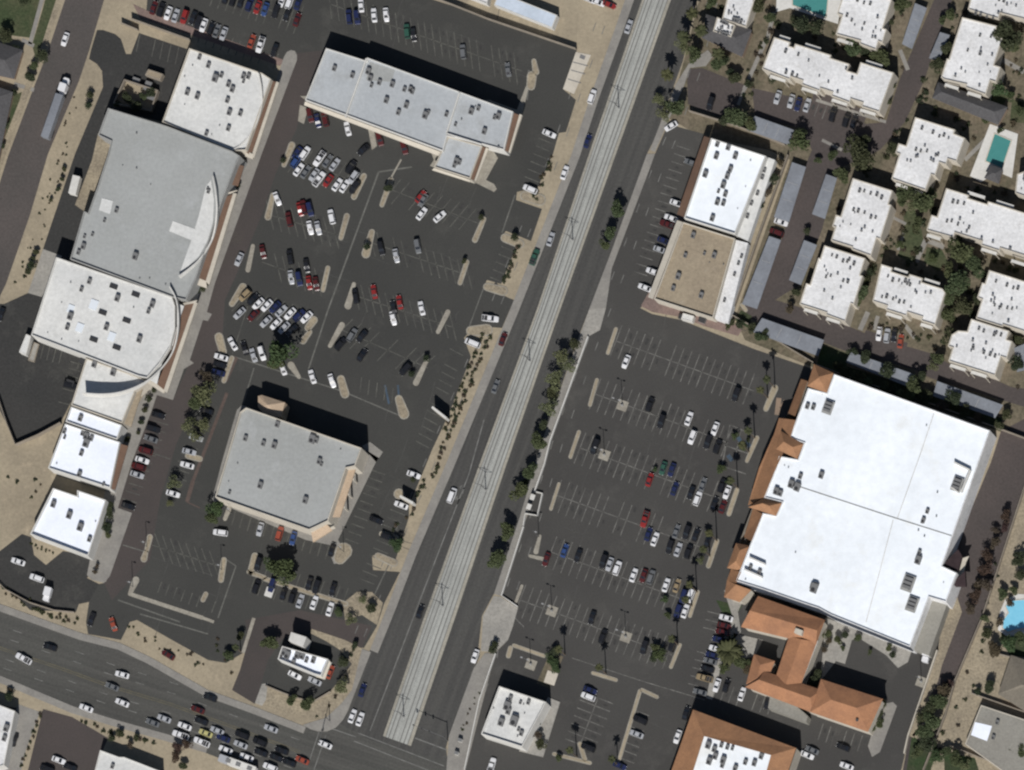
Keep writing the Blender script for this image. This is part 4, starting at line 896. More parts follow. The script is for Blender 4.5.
# ================================================================ VEHICLES
def car_parts(kind):
    """returns dict part -> list of (MB, material); front is +y"""
    if kind == 'sedan':   L, W_, hb, hr, c0, c1, r0, r1 = 4.7, 1.82, .92, 1.45, -1.75, 1.15, -1.0, .35
    elif kind == 'hatchback': L, W_, hb, hr, c0, c1, r0, r1 = 4.2, 1.78, .95, 1.5, -2.0, 1.15, -1.55, .35
    elif kind == 'suv':   L, W_, hb, hr, c0, c1, r0, r1 = 4.9, 1.95, 1.1, 1.8, -2.3, 1.2, -1.95, .5
    elif kind == 'van':   L, W_, hb, hr, c0, c1, r0, r1 = 5.3, 2.0, 1.15, 2.05, -2.55, 1.9, -2.35, 1.0
    else:                 L, W_, hb, hr, c0, c1, r0, r1 = 5.7, 2.0, 1.1, 1.8, -.75, 1.35, -.5, .65   # pickup
    hl, hw = L/2, W_/2
    body = MB()
    st = [(-hl, .74, .55), (-hl+.12, .9, .9), (-hl+.6, 1, 1), (c0, 1, 1), (c1, 1, 1), (hl-.7, .98, .9), (hl-.2, .88, .8), (hl, .68, .6)]
    rings = []
    for y, kx, kz in st:
        w, z = hw*kx, .28 + (hb-.28)*kz
        ring = [(-w*.92, y, .28), (-w, y, .42), (-w, y, z-.18), (-w*.9, y, z-.02), (0, y, z), (w*.9, y, z-.02), (w, y, z-.18), (w, y, .42), (w*.92, y, .28)]
        n = len(body.v); body.v += ring; rings.append(n)
    for a, b_ in zip(rings, rings[1:]):
        for i in range(8): body.f.append((a+i, a+i+1, b_+i+1, b_+i)[::-1])
        body.f.append((a+8, a, b_, b_+8)[::-1])
    body.f.append(tuple(rings[0]+i for i in range(9))); body.f.append(tuple(rings[-1]+i for i in range(9))[::-1])
    tw, bw = hw*.74, hw*.88; z0 = hb - .03
    # roof panel
    for zz in (hr,):
        body.v += [(-tw, r0, zz-.04), (0, r0-.05, zz), (tw, r0, zz-.04), (tw, r1, zz-.04), (0, r1+.05, zz), (-tw, r1, zz-.04)]
        n = len(body.v) - 6; body.f += [(n, n+1, n+4, n+5)[::-1], (n+1, n+2, n+3, n+4)[::-1]]
    # pillars
    for sx in (-1, 1):
        for (ya, yb) in ((r0, c0), (r1, c1), ((r0+r1)/2-.05, (r0+r1)/2-.1)):
            body.tube((sx*tw, ya, hr-.06), (sx*bw, yb, z0), .06, n=4)
    if kind == 'pickup':
        body.box((0, -1.8), (W_*.94, .1, .35), 0, hb-.05); body.box((-hw*.92, -1.8+.1), (.12, 2.0, .3), 0, hb-.1); body.box((hw*.92, -1.7), (.12, 2.0, .3), 0, hb-.1)
    P_ = {'body': body}
    ws = MB(); ws.poly([(-tw, r1, hr-.05), (-bw, c1, z0), (bw, c1, z0), (tw, r1, hr-.05)])
    rw = MB(); rw.poly([(tw, r0, hr-.05), (bw, c0, z0), (-bw, c0, z0), (-tw, r0, hr-.05)])
    parts = [('windscreen', ws, 'carglass'), ('rear_window', rw, 'carglass')]
    for sx in (-1, 1):
        s_ = MB(); q = [(sx*tw, r0, hr-.06), (sx*bw, c0, z0), (sx*bw, c1, z0), (sx*tw, r1, hr-.06)]; s_.poly(q if sx < 0 else q[::-1]); parts.append(('side_window', s_, 'carglass'))
        for y in (hl*.62, -hl*.60):
            w = MB(); w.tube((sx*(hw-.24), y, .33), (sx*(hw+.01), y, .33), .33, n=12); parts.append(('wheel', w, 'tyre'))
        h = MB(); h.box((sx*hw*.62, hl-.12), (.36, .22, .14), 0, .56); parts.append(('headlight', h, 'lightlens'))
    if kind == 'pickup':
        bd = MB(); bd.flatpoly([(-hw*.84, -2.6), (hw*.84, -2.6), (hw*.84, -.82), (-hw*.84, -.82)], hb + .012); parts.append(('cargo_bed', bd, 'unit_dark'))
    return body, parts
KM = {}
def car_meshes(kind, colour):
    key = (kind, colour)
    if kind not in KM:
        b_, parts = car_parts(kind)
        KM[kind] = (b_, [(n, m_.mesh(kind + '_' + n, mt)) for n, m_, mt in parts])
    if key not in KM: KM[key] = KM[kind][0].mesh(kind + '_body', 'p_' + colour)
    return KM[key], KM[kind][1]
NAMES = {'sedan': 'parked_car', 'hatchback': 'parked_car', 'suv': 'suv', 'van': 'van', 'pickup': 'pickup_truck'}
CATS = {'sedan': 'car', 'hatchback': 'car', 'suv': 'suv', 'van': 'van', 'pickup': 'pickup truck'}
crng = random.Random(3)
def car(u, v, ang, colour, kind, where, axis='x', flip=None, z=.05):
    bm, parts = car_meshes(kind, colour)
    x, y = P(u, v, .9)
    a = -math.radians(ang + crng.uniform(-1.5, 1.5))
    if (flip if flip is not None else crng.random() < .5): a += math.pi
    nm = NAMES[kind] if 'road' not in where else NAMES[kind].replace('parked_', '')
    r = empty(NAMES[kind], (x, y, z), a); r['category'] = CATS[kind]; r['group'] = 'vehicles ' + where
    for n, me in [('body', bm)] + parts:
        o = bpy.data.objects.new(n, me); COL.objects.link(o); o.parent = r
    queue(r, f'{colour} ' + {'suv': 'SUV', 'pickup': 'pickup truck'}.get(kind, kind), where, axis)
    return r
CC = {'W': 'white', 'S': 'silver', 'G': 'grey', 'K': 'black', 'R': 'red', 'M': 'maroon', 'B': 'blue', 'N': 'navy', 'T': 'tan', 'E': 'green', 'O': 'orange-red', 'Y': 'yellow'}
KK = {'s': 'sedan', 'h': 'hatchback', 'u': 'suv', 'v': 'van', 'p': 'pickup'}
def row(where, ang, data, axis='x', flip=None):
    for d in data.split(';'):
        d = d.strip()
        if not d: continue
        f = d.split()
        u, v = float(f[0]), float(f[1]); col = CC[f[2][0]]; k = KK[f[2][1]] if len(f[2]) > 1 else 'sedan'
        car(u, v, float(f[3]) if len(f) > 3 else ang, col, k, where, axis, flip)
row('in the row behind the upper left white store', 20, '153.6 7.6 M;161 9.5 Ku;168 13 W;175.5 15.5 Ss;184.5 16.5 Ru;193 17.5 K;198.5 22 Ku;203.5 25 W;211 28 Kh;216.5 31 G;223.5 33.5 S;251.5 41 O;260.5 44.5 Wp;274.5 50 K')
row('in the topmost row at upper left', 20, '226 -3 K;233.5 -1 Ku;241 1 K;249.5 4 Nu;257.5 7 R;265 9 B;276 11 Ku;287 14 K;282 0 W;289.5 2 Wu;298 3 N;297 19.5 M')
row('in the car park above the long retail strip', -7, '349 16.5 Nu;357 17 Nu;361 5 Ws;374 15 W;386 14.5 W;407 31 Eu;413.5 34.5 K;463 51.5 Gu;508 69.5 G')
row('beside the right end of the long retail strip', -66, '549 133.5 W;530 189 Wu;423 200 G 30')
row('along the shop walk below the long retail strip', -14, '310 115 Mu;317.5 120.5 N;325 119 Mu;347.5 128.5 W;379.5 138.5 Mu;404 147 Mu;363.5 149.5 K 50')
row('in the slanted block nearest the upper stores', 35, '297 152.5 N;304.8 153 Wu;296 161 Bu;319.5 158.5 Wp;327.5 161 G;334.5 164.5 S;351 167 Ku;298.5 169.5 W;305.5 172 G;314 174.5 S;319 179 Wp;328 180.5 R;337 184.5 W;344.5 186 Ws;353.5 177 Su;354.5 187 Ku')
row('in the second block of cars left of centre', -13, '277 198.5 W -22;289 219 Mu;300 209 R;303.5 207 Mu;309.8 209 Nu;310 227.5 W;318 227.8 S;331.5 216.5 Wu;239 259 S 25;262.8 251.5 M')
row('in the small cluster mid car park', -10, '290 257 Ku;306.5 265.5 K;291 277 S;299 278.5 Nu;309 282.5 R;316 283.5 M')
row('in the dense slanted block above the large tree', 45, '245 295 Tu;239.5 313 S;253 299 K;258.3 303.5 W;266.8 305.3 W;275 307 N;281 311 S;290 313.5 W;299 315.5 Nu;306.5 317 W;253.5 315 M;266 321.3 S;276 323.5 Ws;284 327.5 S;292 330 K')
row('in the row beside the large green tree', -18, '232.5 343.5 W -28;244.5 348 K;253.3 355 S;261.8 353 Wu;282.8 368 W;312.2 376.5 W;331.8 380.5 W')
row('scattered over the big car park centre', -12, '381 248 Ku;396 255.5 S;417.5 246 Gu;355.5 296 Ku;374 291.5 R;399.5 302 R;421.5 308 W;393 318 W;393.5 307.5 K;352 335 Gu 32;362 336 K 40;340.5 344 Ku 42;362 355 K 35;405.5 369 Ku 45;420.5 196.5 R 38;421.5 213.5 W 38;439.5 216.5 W 48')
row('against the desert verge left of the avenue', -68, '490 318.5 Wp -85;472.5 343 Wv;413.5 474.5 Ws;401 505 W;387.5 537 Ku;376 520 K', axis='y')
row('in the left column facing the store sidewalk', -72, '158 414.8 K;153 428.7 Ku;150.8 438.8 G;145.5 450.5 Mu;142 460 W;138.5 466.5 Mu;136.8 474.5 S;128 506 K', axis='y')
row('in the right column under the shade trees', -74, '206.5 411 K;196 437.5 S;189 451.5 S;187 465 W;172.8 493.5 W;221 357 W;219.8 364.5 K;218.2 372.5 N', axis='y')
row('along the lower wall of the square store', 16, '220.3 532.5 Wu -82;260 529 S;279.5 533.5 Ou;293 538 B;332 549.5 K;258 563.5 Ku')
row('in the planted row above the drive through', 19, '256.5 586.5 Ku;272 585 Nu;283.6 593 K;292.8 596 Ku;300 601 S;314 602.5 W;329.8 609 W;309 583.5 K;316.5 586.5 Ku;332.8 589 K')
row('at the drive through restaurant', -64, '294.5 675 W;314.5 681 S;330 672 O 24')
row('in the small lot beside the boulevard at lower left', -72, '18 561.5 W;36.8 578 Wu;91.5 619 K 20;113 624 O -20')
row('in the lower left corner lot', -70, '58.5 760 W;47 769 Ku;14 740 K 20;70 767 K')
row('on the boulevard road left of the queue', -68, '23.5 658.5 Wp -60;50 647 K -72;122 674.5 W -74;112 686.5 G;122 702.5 W;86 708 W;152.5 722.5 G;164 718.5 S;168 655 M -58', flip=False)
row('in the boulevard road queue at the junction', -68, '184.5 726 W;180.5 735 Wp;205.5 733 Y;201.5 742 Wp;197.5 709.5 M;201 721 K;210 697.5 K;217 730.5 S;223 738 N;225.5 749.5 W;240.5 744.5 S;242 735 Ku;259.8 742 Ku;260.8 752.5 K;246.5 757 W;281.5 750.5 K;276 757.5 K;302 760 O;270 767 Wu;289 762.5 K;325 744.5 W;270.8 728.5 S', flip=False)
row('on the avenue road left of the tracks', 20, '628.5 26.5 S;592 96.5 Wu;587.5 141 N;564.5 172.5 W;550.5 239 S;534.5 257 Ep;502.8 339 M;495.5 386.5 G;452 495.5 Wv;420 611.5 K;352.3 716 W;360 719 W;362.3 690 N', axis='y', flip=False)
row('on the avenue road right of the tracks', 20, '475 656 W', flip=True)
row('on the side street at upper left', 20, '65 39 W;1 314 K;70.5 385.5 Ku -75')
row('on the cross road at the top edge', -68, '589 -1 W;598 2 W;609 4.5 R')
row('facing the white and tan roofed shops', -70, '691 162.5 G;676.5 203 W;671 218 W;668 224.5 Mp;664 240.5 N;660 249.5 S;652.8 271.5 W;644.8 287.5 W;671 126 W 60', axis='y')
row('parked under the carports behind the tan roofed shop', -70, '780.8 222 W;776.5 232.5 Mu', axis='y')
row('in the upper rows of the right car park', 21, '626 361.5 W;736.3 394 Ku;650 404.5 Ku;661.5 421 Ku;595 446.5 Kv;688.8 418.5 W;692.3 437 Wu;715 428.5 W;708 441.5 Ku;717.6 446.5 Ku')
row('in the middle rows of the right car park', 20, '649.5 479.5 R;663 468 E;671.8 469.5 N;674.5 488.5 N;702.8 484.5 G;697.6 498.5 Wu;691 492.5 K;722 485.5 Ku;727 492 W;714.4 503.5 K;722.8 506.5 M;645 519 Rp;648.3 534 N;654.8 539 W;676.2 531.5 G;686.8 532 Ku;696 534.5 K;708 540 K;670 546.5 Ku;678 549.5 S;688.5 551.5 Ku')
row('in the lower rows of the right car park', 20, '603.5 561 Ku;609.5 564 S;617.2 568 Wu;633.5 575 W;643.5 575.5 M;651 577 Gu;666 585 W;676.8 585.5 T;546.3 559 M;564.5 550.5 B;578 555.5 K;690.4 595.5 Wu;683.5 596 Nu;685 611 W;678 611 Nu;644.3 647 Ku;672.8 644.5 Ku;603 636.5 Ku;592 617.5 K')
row('in the column beside the orange roofed store', -74, '726 617.8 W;724 625.5 M;722.3 631.8 M;719 639.5 N;715.8 648.7 W;712.3 655 N;710.2 661 G;707.4 668.8 K;704.5 678 Tp;700 692 G', axis='y')
row('in the short row above the tile rimmed store', 18, '716.8 685 W;726.3 685.5 K;741.8 694 W;768 702 Ku')
row('in the bottom bays of the right car park', -68, '590 690 N;588 696.5 Wu;588 747.5 Ku;640 719.8 Ku;636.5 734 S;619.5 765.5 N;677.5 736.5 W 20;686 713 K 20;807 755 W;812 750 G;846.5 766 W;843 747 K;491.5 766 Wp 15', axis='y')
row('in the shaded bays below the wide apartment block', 18, '833 114.5 Ku;846.5 120 Ku;853.8 121.5 K;777.5 97 S;791 101 S;798 104 N;807 105 S;710.5 103 Ku')
row('in the bays beside the low apartment block', 8, '879 333.5 W;887 335.5 Su;894 335 K;900.5 341 O')

# truck and lorries
def group_root(name, label, cat, u, v, ang, h=2.0, z=.05):
    x, y = P(u, v, h); r = empty(name, (x, y, z), -math.radians(ang)); r['label'] = label; r['category'] = cat; return r
def wheels(r, W_, ys, rad=.5):
    for y in ys:
        for sx in (-1, 1):
            w = MB(); w.tube((sx*(W_/2-.4), y, rad), (sx*(W_/2), y, rad), rad, n=12); w.build('wheel', 'tyre', r)
def boxb(mb, cx, cy, sx, sy, z0, z1, bev=.08):
    a = [(cx-sx/2+bev, cy-sy/2), (cx+sx/2-bev, cy-sy/2), (cx+sx/2, cy-sy/2+bev), (cx+sx/2, cy+sy/2-bev), (cx+sx/2-bev, cy+sy/2), (cx-sx/2+bev, cy+sy/2), (cx-sx/2, cy+sy/2-bev), (cx-sx/2, cy-sy/2+bev)]
    mb.prism(a, z0, z1, True)
r = group_root('lorry', 'long articulated lorry with a white cab and pale grey trailer on the side street', 'lorry', 57, 107, 19)
mb = MB(); boxb(mb, 0, -3.6, 2.6, 15.2, 1.1, 4.0); mb.build('trailer', 'metal_cp', r)
mb = MB(); boxb(mb, 0, 6.6, 2.4, 2.8, .9, 3.7, .25); boxb(mb, 0, 9.1, 2.1, 2.2, .9, 2.1, .35); boxb(mb, 0, 4.9, 1.6, 1.4, .9, 2.0); mb.build('cab', 'p_white', r)
mb = MB(); mb.poly([(-1.05, 8.03, 3.2), (-1.05, 8.06, 2.2), (1.05, 8.06, 2.2), (1.05, 8.03, 3.2)]); mb.build('windscreen', 'carglass', r)
wheels(r, 2.5, (9.2, 5.6, 4.4, -8.4, -9.7))
r = group_root('box_trailer', 'white topped box trailer backed into the service yard beside the grey store', 'trailer', 75.5, 186, 14)
mb = MB(); boxb(mb, 0, 0, 2.5, 6.2, 1.0, 3.6); mb.build('cargo_box', 'stucco_w', r); wheels(r, 2.4, (-1.6, -2.6, 2.4), .45)
r = group_root('box_truck', 'white box truck at the loading dock of the huge white store', 'truck', 926.5, 654, 14)
mb = MB(); boxb(mb, 0, 1.0, 2.4, 3.6, .9, 3.1); mb.build('cargo_box', 'p_white', r)
mb = MB(); boxb(mb, 0, -1.9, 2.1, 1.9, .6, 2.2, .2); mb.build('cab', 'p_white', r); wheels(r, 2.3, (-2, 1.6), .42)
r = group_root('box_truck', 'square white box truck in the small lot beside the boulevard', 'truck', 47.5, 593, 16)
mb = MB(); boxb(mb, 0, .4, 2.3, 3.0, .8, 2.9); mb.build('cargo_box', 'p_white', r)
mb = MB(); boxb(mb, 0, -1.9, 2.0, 1.6, .5, 2.0, .2); mb.build('cab', 'p_white', r); wheels(r, 2.2, (-1.8, 1.4), .38)
r = group_root('bus', 'long pale grey bus with a pink rear in the bottom lane of the boulevard queue', 'bus', 239, 765, -70)
mb = MB(); boxb(mb, 0, -1.2, 2.55, 9.6, .5, 3.0, .2); mb.build('body', 'stucco_w', r)
mb = MB(); boxb(mb, 0, 5.3, 2.5, 3.2, .5, 2.95, .2); mb.build('painted_front', 'p_silver', r)
for y in (-4, 0, 3.5):
    mb = MB(); boxb(mb, 0, y, 1.3, 1.6, 3.0, 3.18); mb.build('roof_hatch', 'unit', r)
wheels(r, 2.5, (-4, 4.2), .48)
r = group_root('trailer', 'pale flat utility trailer hitched behind a navy car in the planted row', 'trailer', 269, 592, 19, 1)
mb = MB(); boxb(mb, 0, 0, 2.6, 3.2, .5, .7); mb.build('deck', 'stucco_w', r); wheels(r, 2.4, (0,), .33)

# ================================================================ STREET FURNITURE
def copy_tree(o, parent=None):
    c = o.copy(); COL.objects.link(c); c.parent = parent
    for ch in list(o.children): copy_tree(ch, c)
    return c
# catenary mast
def mast(u, v):
    x, y = g(u, v); r = empty('overhead_line_mast', (x, y, .13), ANG); r['category'] = 'mast'; r['group'] = 'overhead line masts between the tracks'
    mb = MB(); mb.tube((0, 0, 0), (0, 0, 7.6), .17, .12, 10); mb.build('pole', 'steel', r)
    for s_ in (-1, 1):
        mb = MB(); mb.tube((0, 0, 7.1), (s_*2.6, 0, 6.6), .06, n=6); mb.tube((0, 0, 6.0), (s_*2.2, 0, 6.5), .05, n=6); mb.build('bracket_arm', 'steel', r)
    mb = MB(); mb.tube((0, 0, -.01), (0, 0, .25), .4, n=12); mb.build('base', 'stucco_g', r)
    queue(r, 'overhead line mast', 'between the light rail tracks', 'y')
for u, v in ((664,-14),(619,108),(573,240),(530,361),(486,490),(443,606),(404,717)): mast(u, v)
# wires
for nm, t in (('left', .27), ('right', .67)):
    c = lerpline(t); mb = MB()
    for a, b_ in zip(c, c[1:]):
        p, q = P(*a, 6.0), P(*b_, 6.0); p, q = g(*a), g(*b_); mb.tube((*p, 6.1), (*q, 6.1), .025, n=4)
    o = mb.build('overhead_wire', 'steel', None); o['label'] = f'thin overhead contact wire above the {nm} hand light rail track'; o['category'] = 'wire'
def lamp(u, v, where, h=8.5, base=True, arms=1):
    x, y = g(u, v); r = empty('car_park_lamp', (x, y, .02), ANG); r['category'] = 'lamp post'; r['group'] = 'lamp posts of the car parks'
    if base:
        mb = MB(); mb.box((0, 0), (3.4, 3.4, .15), 0); mb.build('kerbed_base', 'kerbc', r)
        mb = MB(); mb.tube((0, 0, .15), (0, 0, .9), .38, n=12); mb.build('footing', 'stucco_g', r)
    mb = MB(); mb.tube((0, 0, .05), (0, 0, h), .11, .08, 8); mb.build('pole', 'steel', r)
    for s_ in ((1,), (1, -1))[arms-1]:
        mb = MB(); mb.tube((0, 0, h-.1), (s_*.9, 0, h), .05, n=6); a = mb.build('arm', 'steel', r)
        mb = MB(); mb.box((s_*1.1, 0), (.75, .4, .16), 0, h-.05); mb.build('lamp_head', 'steel_lt', a)
    queue(r, 'lamp post on square kerb' if base else 'slim lamp post', where)
for u, v in ((622.5,405.5),(604.5,455),(552,611),(531,664.5),(626,637)): lamp(u, v, 'in the right car park', arms=2)
lamp(921.6, 682, 'in the back lot by the brown alley')
lamp(539, 537, 'in the right car park', base=False)
for u, v in ((222,570),(147,547),(133,587),(232,514),(344,552)): lamp(u, v, 'near the square store', base=False)
# monument signs
def sign(u0, v0, u1, v1, h, label):
    x0, y0 = P(u0, v0, h); x1, y1 = P(u1, v1, h); a = math.atan2(y1-y0, x1-x0); L = math.hypot(x1-x0, y1-y0)
    r = empty('monument_sign', ((x0+x1)/2, (y0+y1)/2, .15), a); r['label'] = label; r['category'] = 'sign'
    mb = MB(); mb.box((0, 0), (L*.7, .9, .8)); mb.build('base', 'block', r)
    mb = MB(); mb.box((0, 0), (L, .75, h-.8), 0, .8); mb.build('panel', 'stucco_w', r)
    mb = MB(); mb.box((0, -.39), (L*.85, .02, h*.5), 0, 1.4); mb.build('sign_face', 'stucco', r)
sign(432, 407, 446, 418, 5.0, 'white monument sign at the verge of the avenue, with a big dark shadow')
sign(400, 496, 413, 503, 4.6, 'white monument sign on a round island near the square store')
# traffic signal
r = empty('traffic_signal', (*g(448,741), .12), 0); r['label'] = 'traffic signal mast arm over the avenue lanes beside the junction'; r['category'] = 'traffic signal'
mb = MB(); mb.tube((0, 0, 0), (0, 0, 6.6), .16, .12, 10); mb.build('pole', 'steel', r)
e = (-10.2, 4.0, 6.4)
mb = MB(); mb.tube((0, 0, 6.1), e, .12, .06, 8); arm = mb.build('mast_arm', 'steel', r)
for t in (.45, .7, .97):
    mb = MB(); mb.box((e[0]*t, e[1]*t), (.4, .35, 1.1), ANG, 5.6); mb.build('signal_head', 'unit_dark', arm)
r = empty('traffic_signal', (*g(330,721), .12), 0); r['label'] = 'traffic signal mast on the rounded corner by the desert bed'; r['category'] = 'traffic signal'
mb = MB(); mb.tube((0, 0, 0), (0, 0, 6.4), .15, .11, 10); mb.build('pole', 'steel', r)
mb = MB(); mb.tube((0, 0, 6.0), (-2.0, -9.0, 6.3), .11, .06, 8); arm = mb.build('mast_arm', 'steel', r)
for t in (.5, .95):
    mb = MB(); mb.box((-2*t, -9*t), (.35, .4, 1.1), 0, 5.5); mb.build('signal_head', 'unit_dark', arm)
# bus shelter, cabinets
r = empty('bus_shelter', (*g(533,503), .1), math.radians(70)); r['label'] = 'small bus shelter with two white roof panels in the wall recess'; r['category'] = 'bus shelter'
for k in (-2.0, 1.4):
    mb = MB(); mb.box((k, 0), (1.9, 1.5, .12), 0, 2.5); mb.build('roof_panel', 'stucco_w', r)
    for sx in (-.8, .8):
        mb = MB(); mb.box((k+sx, .6), (.1, .1, 2.5)); mb.build('post', 'steel', r)
mb = MB(); mb.box((0, .5), (3.2, .4, .45)); mb.build('bench', 'steel', r)
for i, (u, v) in enumerate(((461,741),(457.5,754))):
    r = empty('utility_cabinet', (*g(u, v), .12), ANG); r['category'] = 'cabinet'; r['label'] = ['upper white utility cabinet on the sidewalk by the junction', 'lower white utility cabinet on the sidewalk by the junction'][i]
    mb = MB(); mb.box((0, 0), (1.3, 1.0, 1.5)); mb.build('body', 'stucco_w', r)
    mb = MB(); mb.box((0, 0), (1.36, 1.06, .08), 0, 1.5); mb.build('lid', 'unit', r)
for i, (u, v, s_) in enumerate(((683,318,1),(703,321,1),(84,362,1),(71,384,1.2))):
    r = empty('waste_container', (*g(u, v), .12), ANG); r['category'] = 'waste container'
    r['label'] = ['pale waste container left of the pair below the tan roofed shop', 'pale waste container right of the pair below the tan roofed shop', 'dark waste container by the cream shop wall', 'waste container in the service yard bay'][i]
    mb = MB(); mb.box((0, 0), (2.2*s_, 1.6*s_, 1.4)); mb.build('bin', 'unit' if i < 2 else 'unit_dark', r)
    mb = MB(); mb.box((0, 0), (2.26*s_, 1.66*s_, .1), 0, 1.4); mb.build('lid', 'unit_dark', r)
# ================================================================ VEGETATION
def crown_mesh(name, mat, seed, n=1000, flat_=.75, sparse=1.0, size=(.07, .15)):
    r = random.Random(seed); mb = MB(); lobes = []
    for i in range(9):
        a = r.uniform(0, 6.283); d = r.uniform(.1, .68) if i else 0
        lobes.append((math.cos(a)*d, math.sin(a)*d, r.uniform(-.25, .35), r.uniform(.3, .52)))
    for _ in range(int(n)):
        lx, ly, lz, lr = r.choice(lobes)
        th = r.uniform(0, 6.283); ph = math.acos(r.uniform(-.6, 1)); k = lr * r.uniform(.55, 1.08)
        x, y, z = lx + k*math.sin(ph)*math.cos(th), ly + k*math.sin(ph)*math.sin(th), (lz + k*math.cos(ph))*flat_
        nrm = Vector((x*.4 + r.uniform(-.8, .8), y*.4 + r.uniform(-.8, .8), .6 + r.uniform(-.6, .6))).normalized()
        u = nrm.orthogonal().normalized(); w = nrm.cross(u); s_ = r.uniform(*size); t = r.uniform(0, 6.28)
        u, w = u*math.cos(t) + w*math.sin(t), w*math.cos(t) - u*math.sin(t)
        c = Vector((x, y, z)); k2 = s_ * r.uniform(.5, .9)
        mb.poly([tuple(c - u*s_), tuple(c - w*k2), tuple(c + u*s_), tuple(c + w*k2)])
    return mb.mesh(name, mat)
def trunk_mesh(seed):      # unit: crown centre at z=1
    r = random.Random(seed); mb = MB(); mb.tube((0, 0, -1.2), (.03, .02, -.45), .085, .06)
    for i in range(4):
        a = i*1.57 + r.uniform(-.4, .4); mb.tube((.03, .02, -.5), (math.cos(a)*.45, math.sin(a)*.45, r.uniform(-.05, .25)), .045, .015, 6)
    return mb.mesh('trunk', 'bark')
TM = [trunk_mesh(1), trunk_mesh(2)]
KINDS = {}
for k, mat, n, sz in (('leafy green', 'leaf', 1150, (.06, .12)), ('thin pale green', 'leaf_pale', 620, (.05, .10)), ('dense dark', 'leaf_dark', 1250, (.06, .13)), ('brownish', 'leaf_brown', 800, (.06, .12)), ('maroon leafed', 'leaf_purple', 800, (.06, .12)), ('bright green', 'leaf_vivid', 1000, (.06, .12))):
    KINDS[k] = [crown_mesh('crown', mat, 10*i + len(k), n, size=sz) for i in range(3)]
trng = random.Random(8)
def tree(u, v, r_px, kind, where, hk=1.0, axis='x', name='tree', cat='tree'):
    R_ = r_px / S; hc = max(.9, R_ * 1.15) * hk
    x, y = P(u, v, hc)
    r = empty(name, (x, y, 0), trng.uniform(0, 6.28)); r['category'] = cat; r['group'] = f'{cat}s {where}'
    o = bpy.data.objects.new('crown', trng.choice(KINDS[kind])); COL.objects.link(o); o.parent = r; o.location = (0, 0, hc)
    o.scale = (R_*1.12*trng.uniform(.92, 1.08), R_*1.12*trng.uniform(.92, 1.08), R_*trng.uniform(.85, 1.0))
    o = bpy.data.objects.new('trunk', trng.choice(TM)); COL.objects.link(o); o.parent = r; o.location = (0, 0, hc); o.scale = (R_*.8, R_*.8, hc/1.2)
    queue(r, f'{kind} {cat}', where, axis); return r
def trees(where, data, axis='x', hk=1.25, rk=1.02):
    kk = {'g': 'leafy green', 'p': 'thin pale green', 'd': 'dense dark', 'b': 'brownish', 'm': 'maroon leafed', 'v': 'bright green'}
    for d in data.split(';'):
        f = d.split()
        if f: tree(float(f[0]), float(f[1]), float(f[2])*rk, kk[f[3]], where, hk, axis)
trees('on the sidewalk right of the avenue', '562 357 7.5 p;568 366 6 p;556 379 8 p;548 407 7.5 p;538 442 7.5 g;530 472 7 g;520 491 8 g;508 531 7.5 g;497 560 8.5 g;617 210 7 g;610 232 6 g;605 245 5 g;573 345 5 d;552 392 5 d;543 425 5 d;524 482 4 d', 'y', 1.4, 1.25)
trees('in the upper right avenue verge', '681 47 8 p;695 54 9 g;718 64 8 g;659 99 7 p;676 108 10 g;664 115 8 p;712 1 7 g;724 60 6 d;730 72 5 d', 'y')
trees('behind the upper right retail wall', '735 117 11 g;750 124 7 g;799 139 10 v;725 120 7 d')
trees('on the left car park', '281 353 14 v;276 362 9 g;281 570 13 v;272 566 9 g;290 574 8 g;388 188 5 d;513 237 4.5 d;480 217 3.5 d;464 261 3.5 d;426 358 3.5 d;411 375 3.5 d;368 246 4 d;284 160 3 d')
trees('shading the store side lane', '203 392 12 p;197 402 9 g;204 425 8 p;191 428 9 p;196 436 6 p;173 483 7.5 p;215 508 9 v;212 518 7 g;170 503 4 p;206 376 7 b', 'y')
trees('near the drive through restaurant', '397 545 6.5 v;373 608 5.5 d;229 655 6 g;270 642 9 g;307 704 7.5 g;291 700 6 g;344 660 6 d;341 686 8 p;362 600 5 p;350 620 6 p;338 612 5 g;240 636 5 d;355 645 4 d;412 480 3 d')
trees('in the left edge gardens', '22 0 7 d;8 36 8 d;40 55 7 d;30 77 6 d;17 50 5 d;34 66 5 g;15 92 4 d;5 124 5 d;2 145 4 d')
trees('inside the walled yard', '127 98 6.5 d;136 104 7 d;151 93 4.5 d;143 97 4 g;117 104 4 d')
trees('in the desert strip by the yard', '91 94 4 d;88 104 4 d;64 169 3 d;62 179 3 d;58 189 3 d;36 252 3.5 d;33 258 3 d;31 265 4 d;29 272 4 d;50 200 2.5 d')
trees('around the pool apartments at the top', '758 4 9 d;770 18 6 g;805 24 9 d;816 30 8 d;795 18 5 d;852 48 10 g;881 56 10 g;866 52 6 d;901 4 8 g;890 22 4.5 d;948 48 8 d;938 64 7 d;942 20 5 g;1014 12 9 d;1005 36 13 d;1012 46 7 g;999 88 9 v;1020 110 6 g;840 78 3 d;735 78 7 d;748 84 4 d;772 78 5 d;950 14 6 g;893 84 4 d;889 100 4 d')
trees('beside the shared drive', '857 147 11 d;864 140 7 d;893 148 6 d;842 174 9 g;858 160 12 d;832 155 6 g;806 230 4 d;796 292 5 d;790 308 6 b;818 160 4 g', 'x')
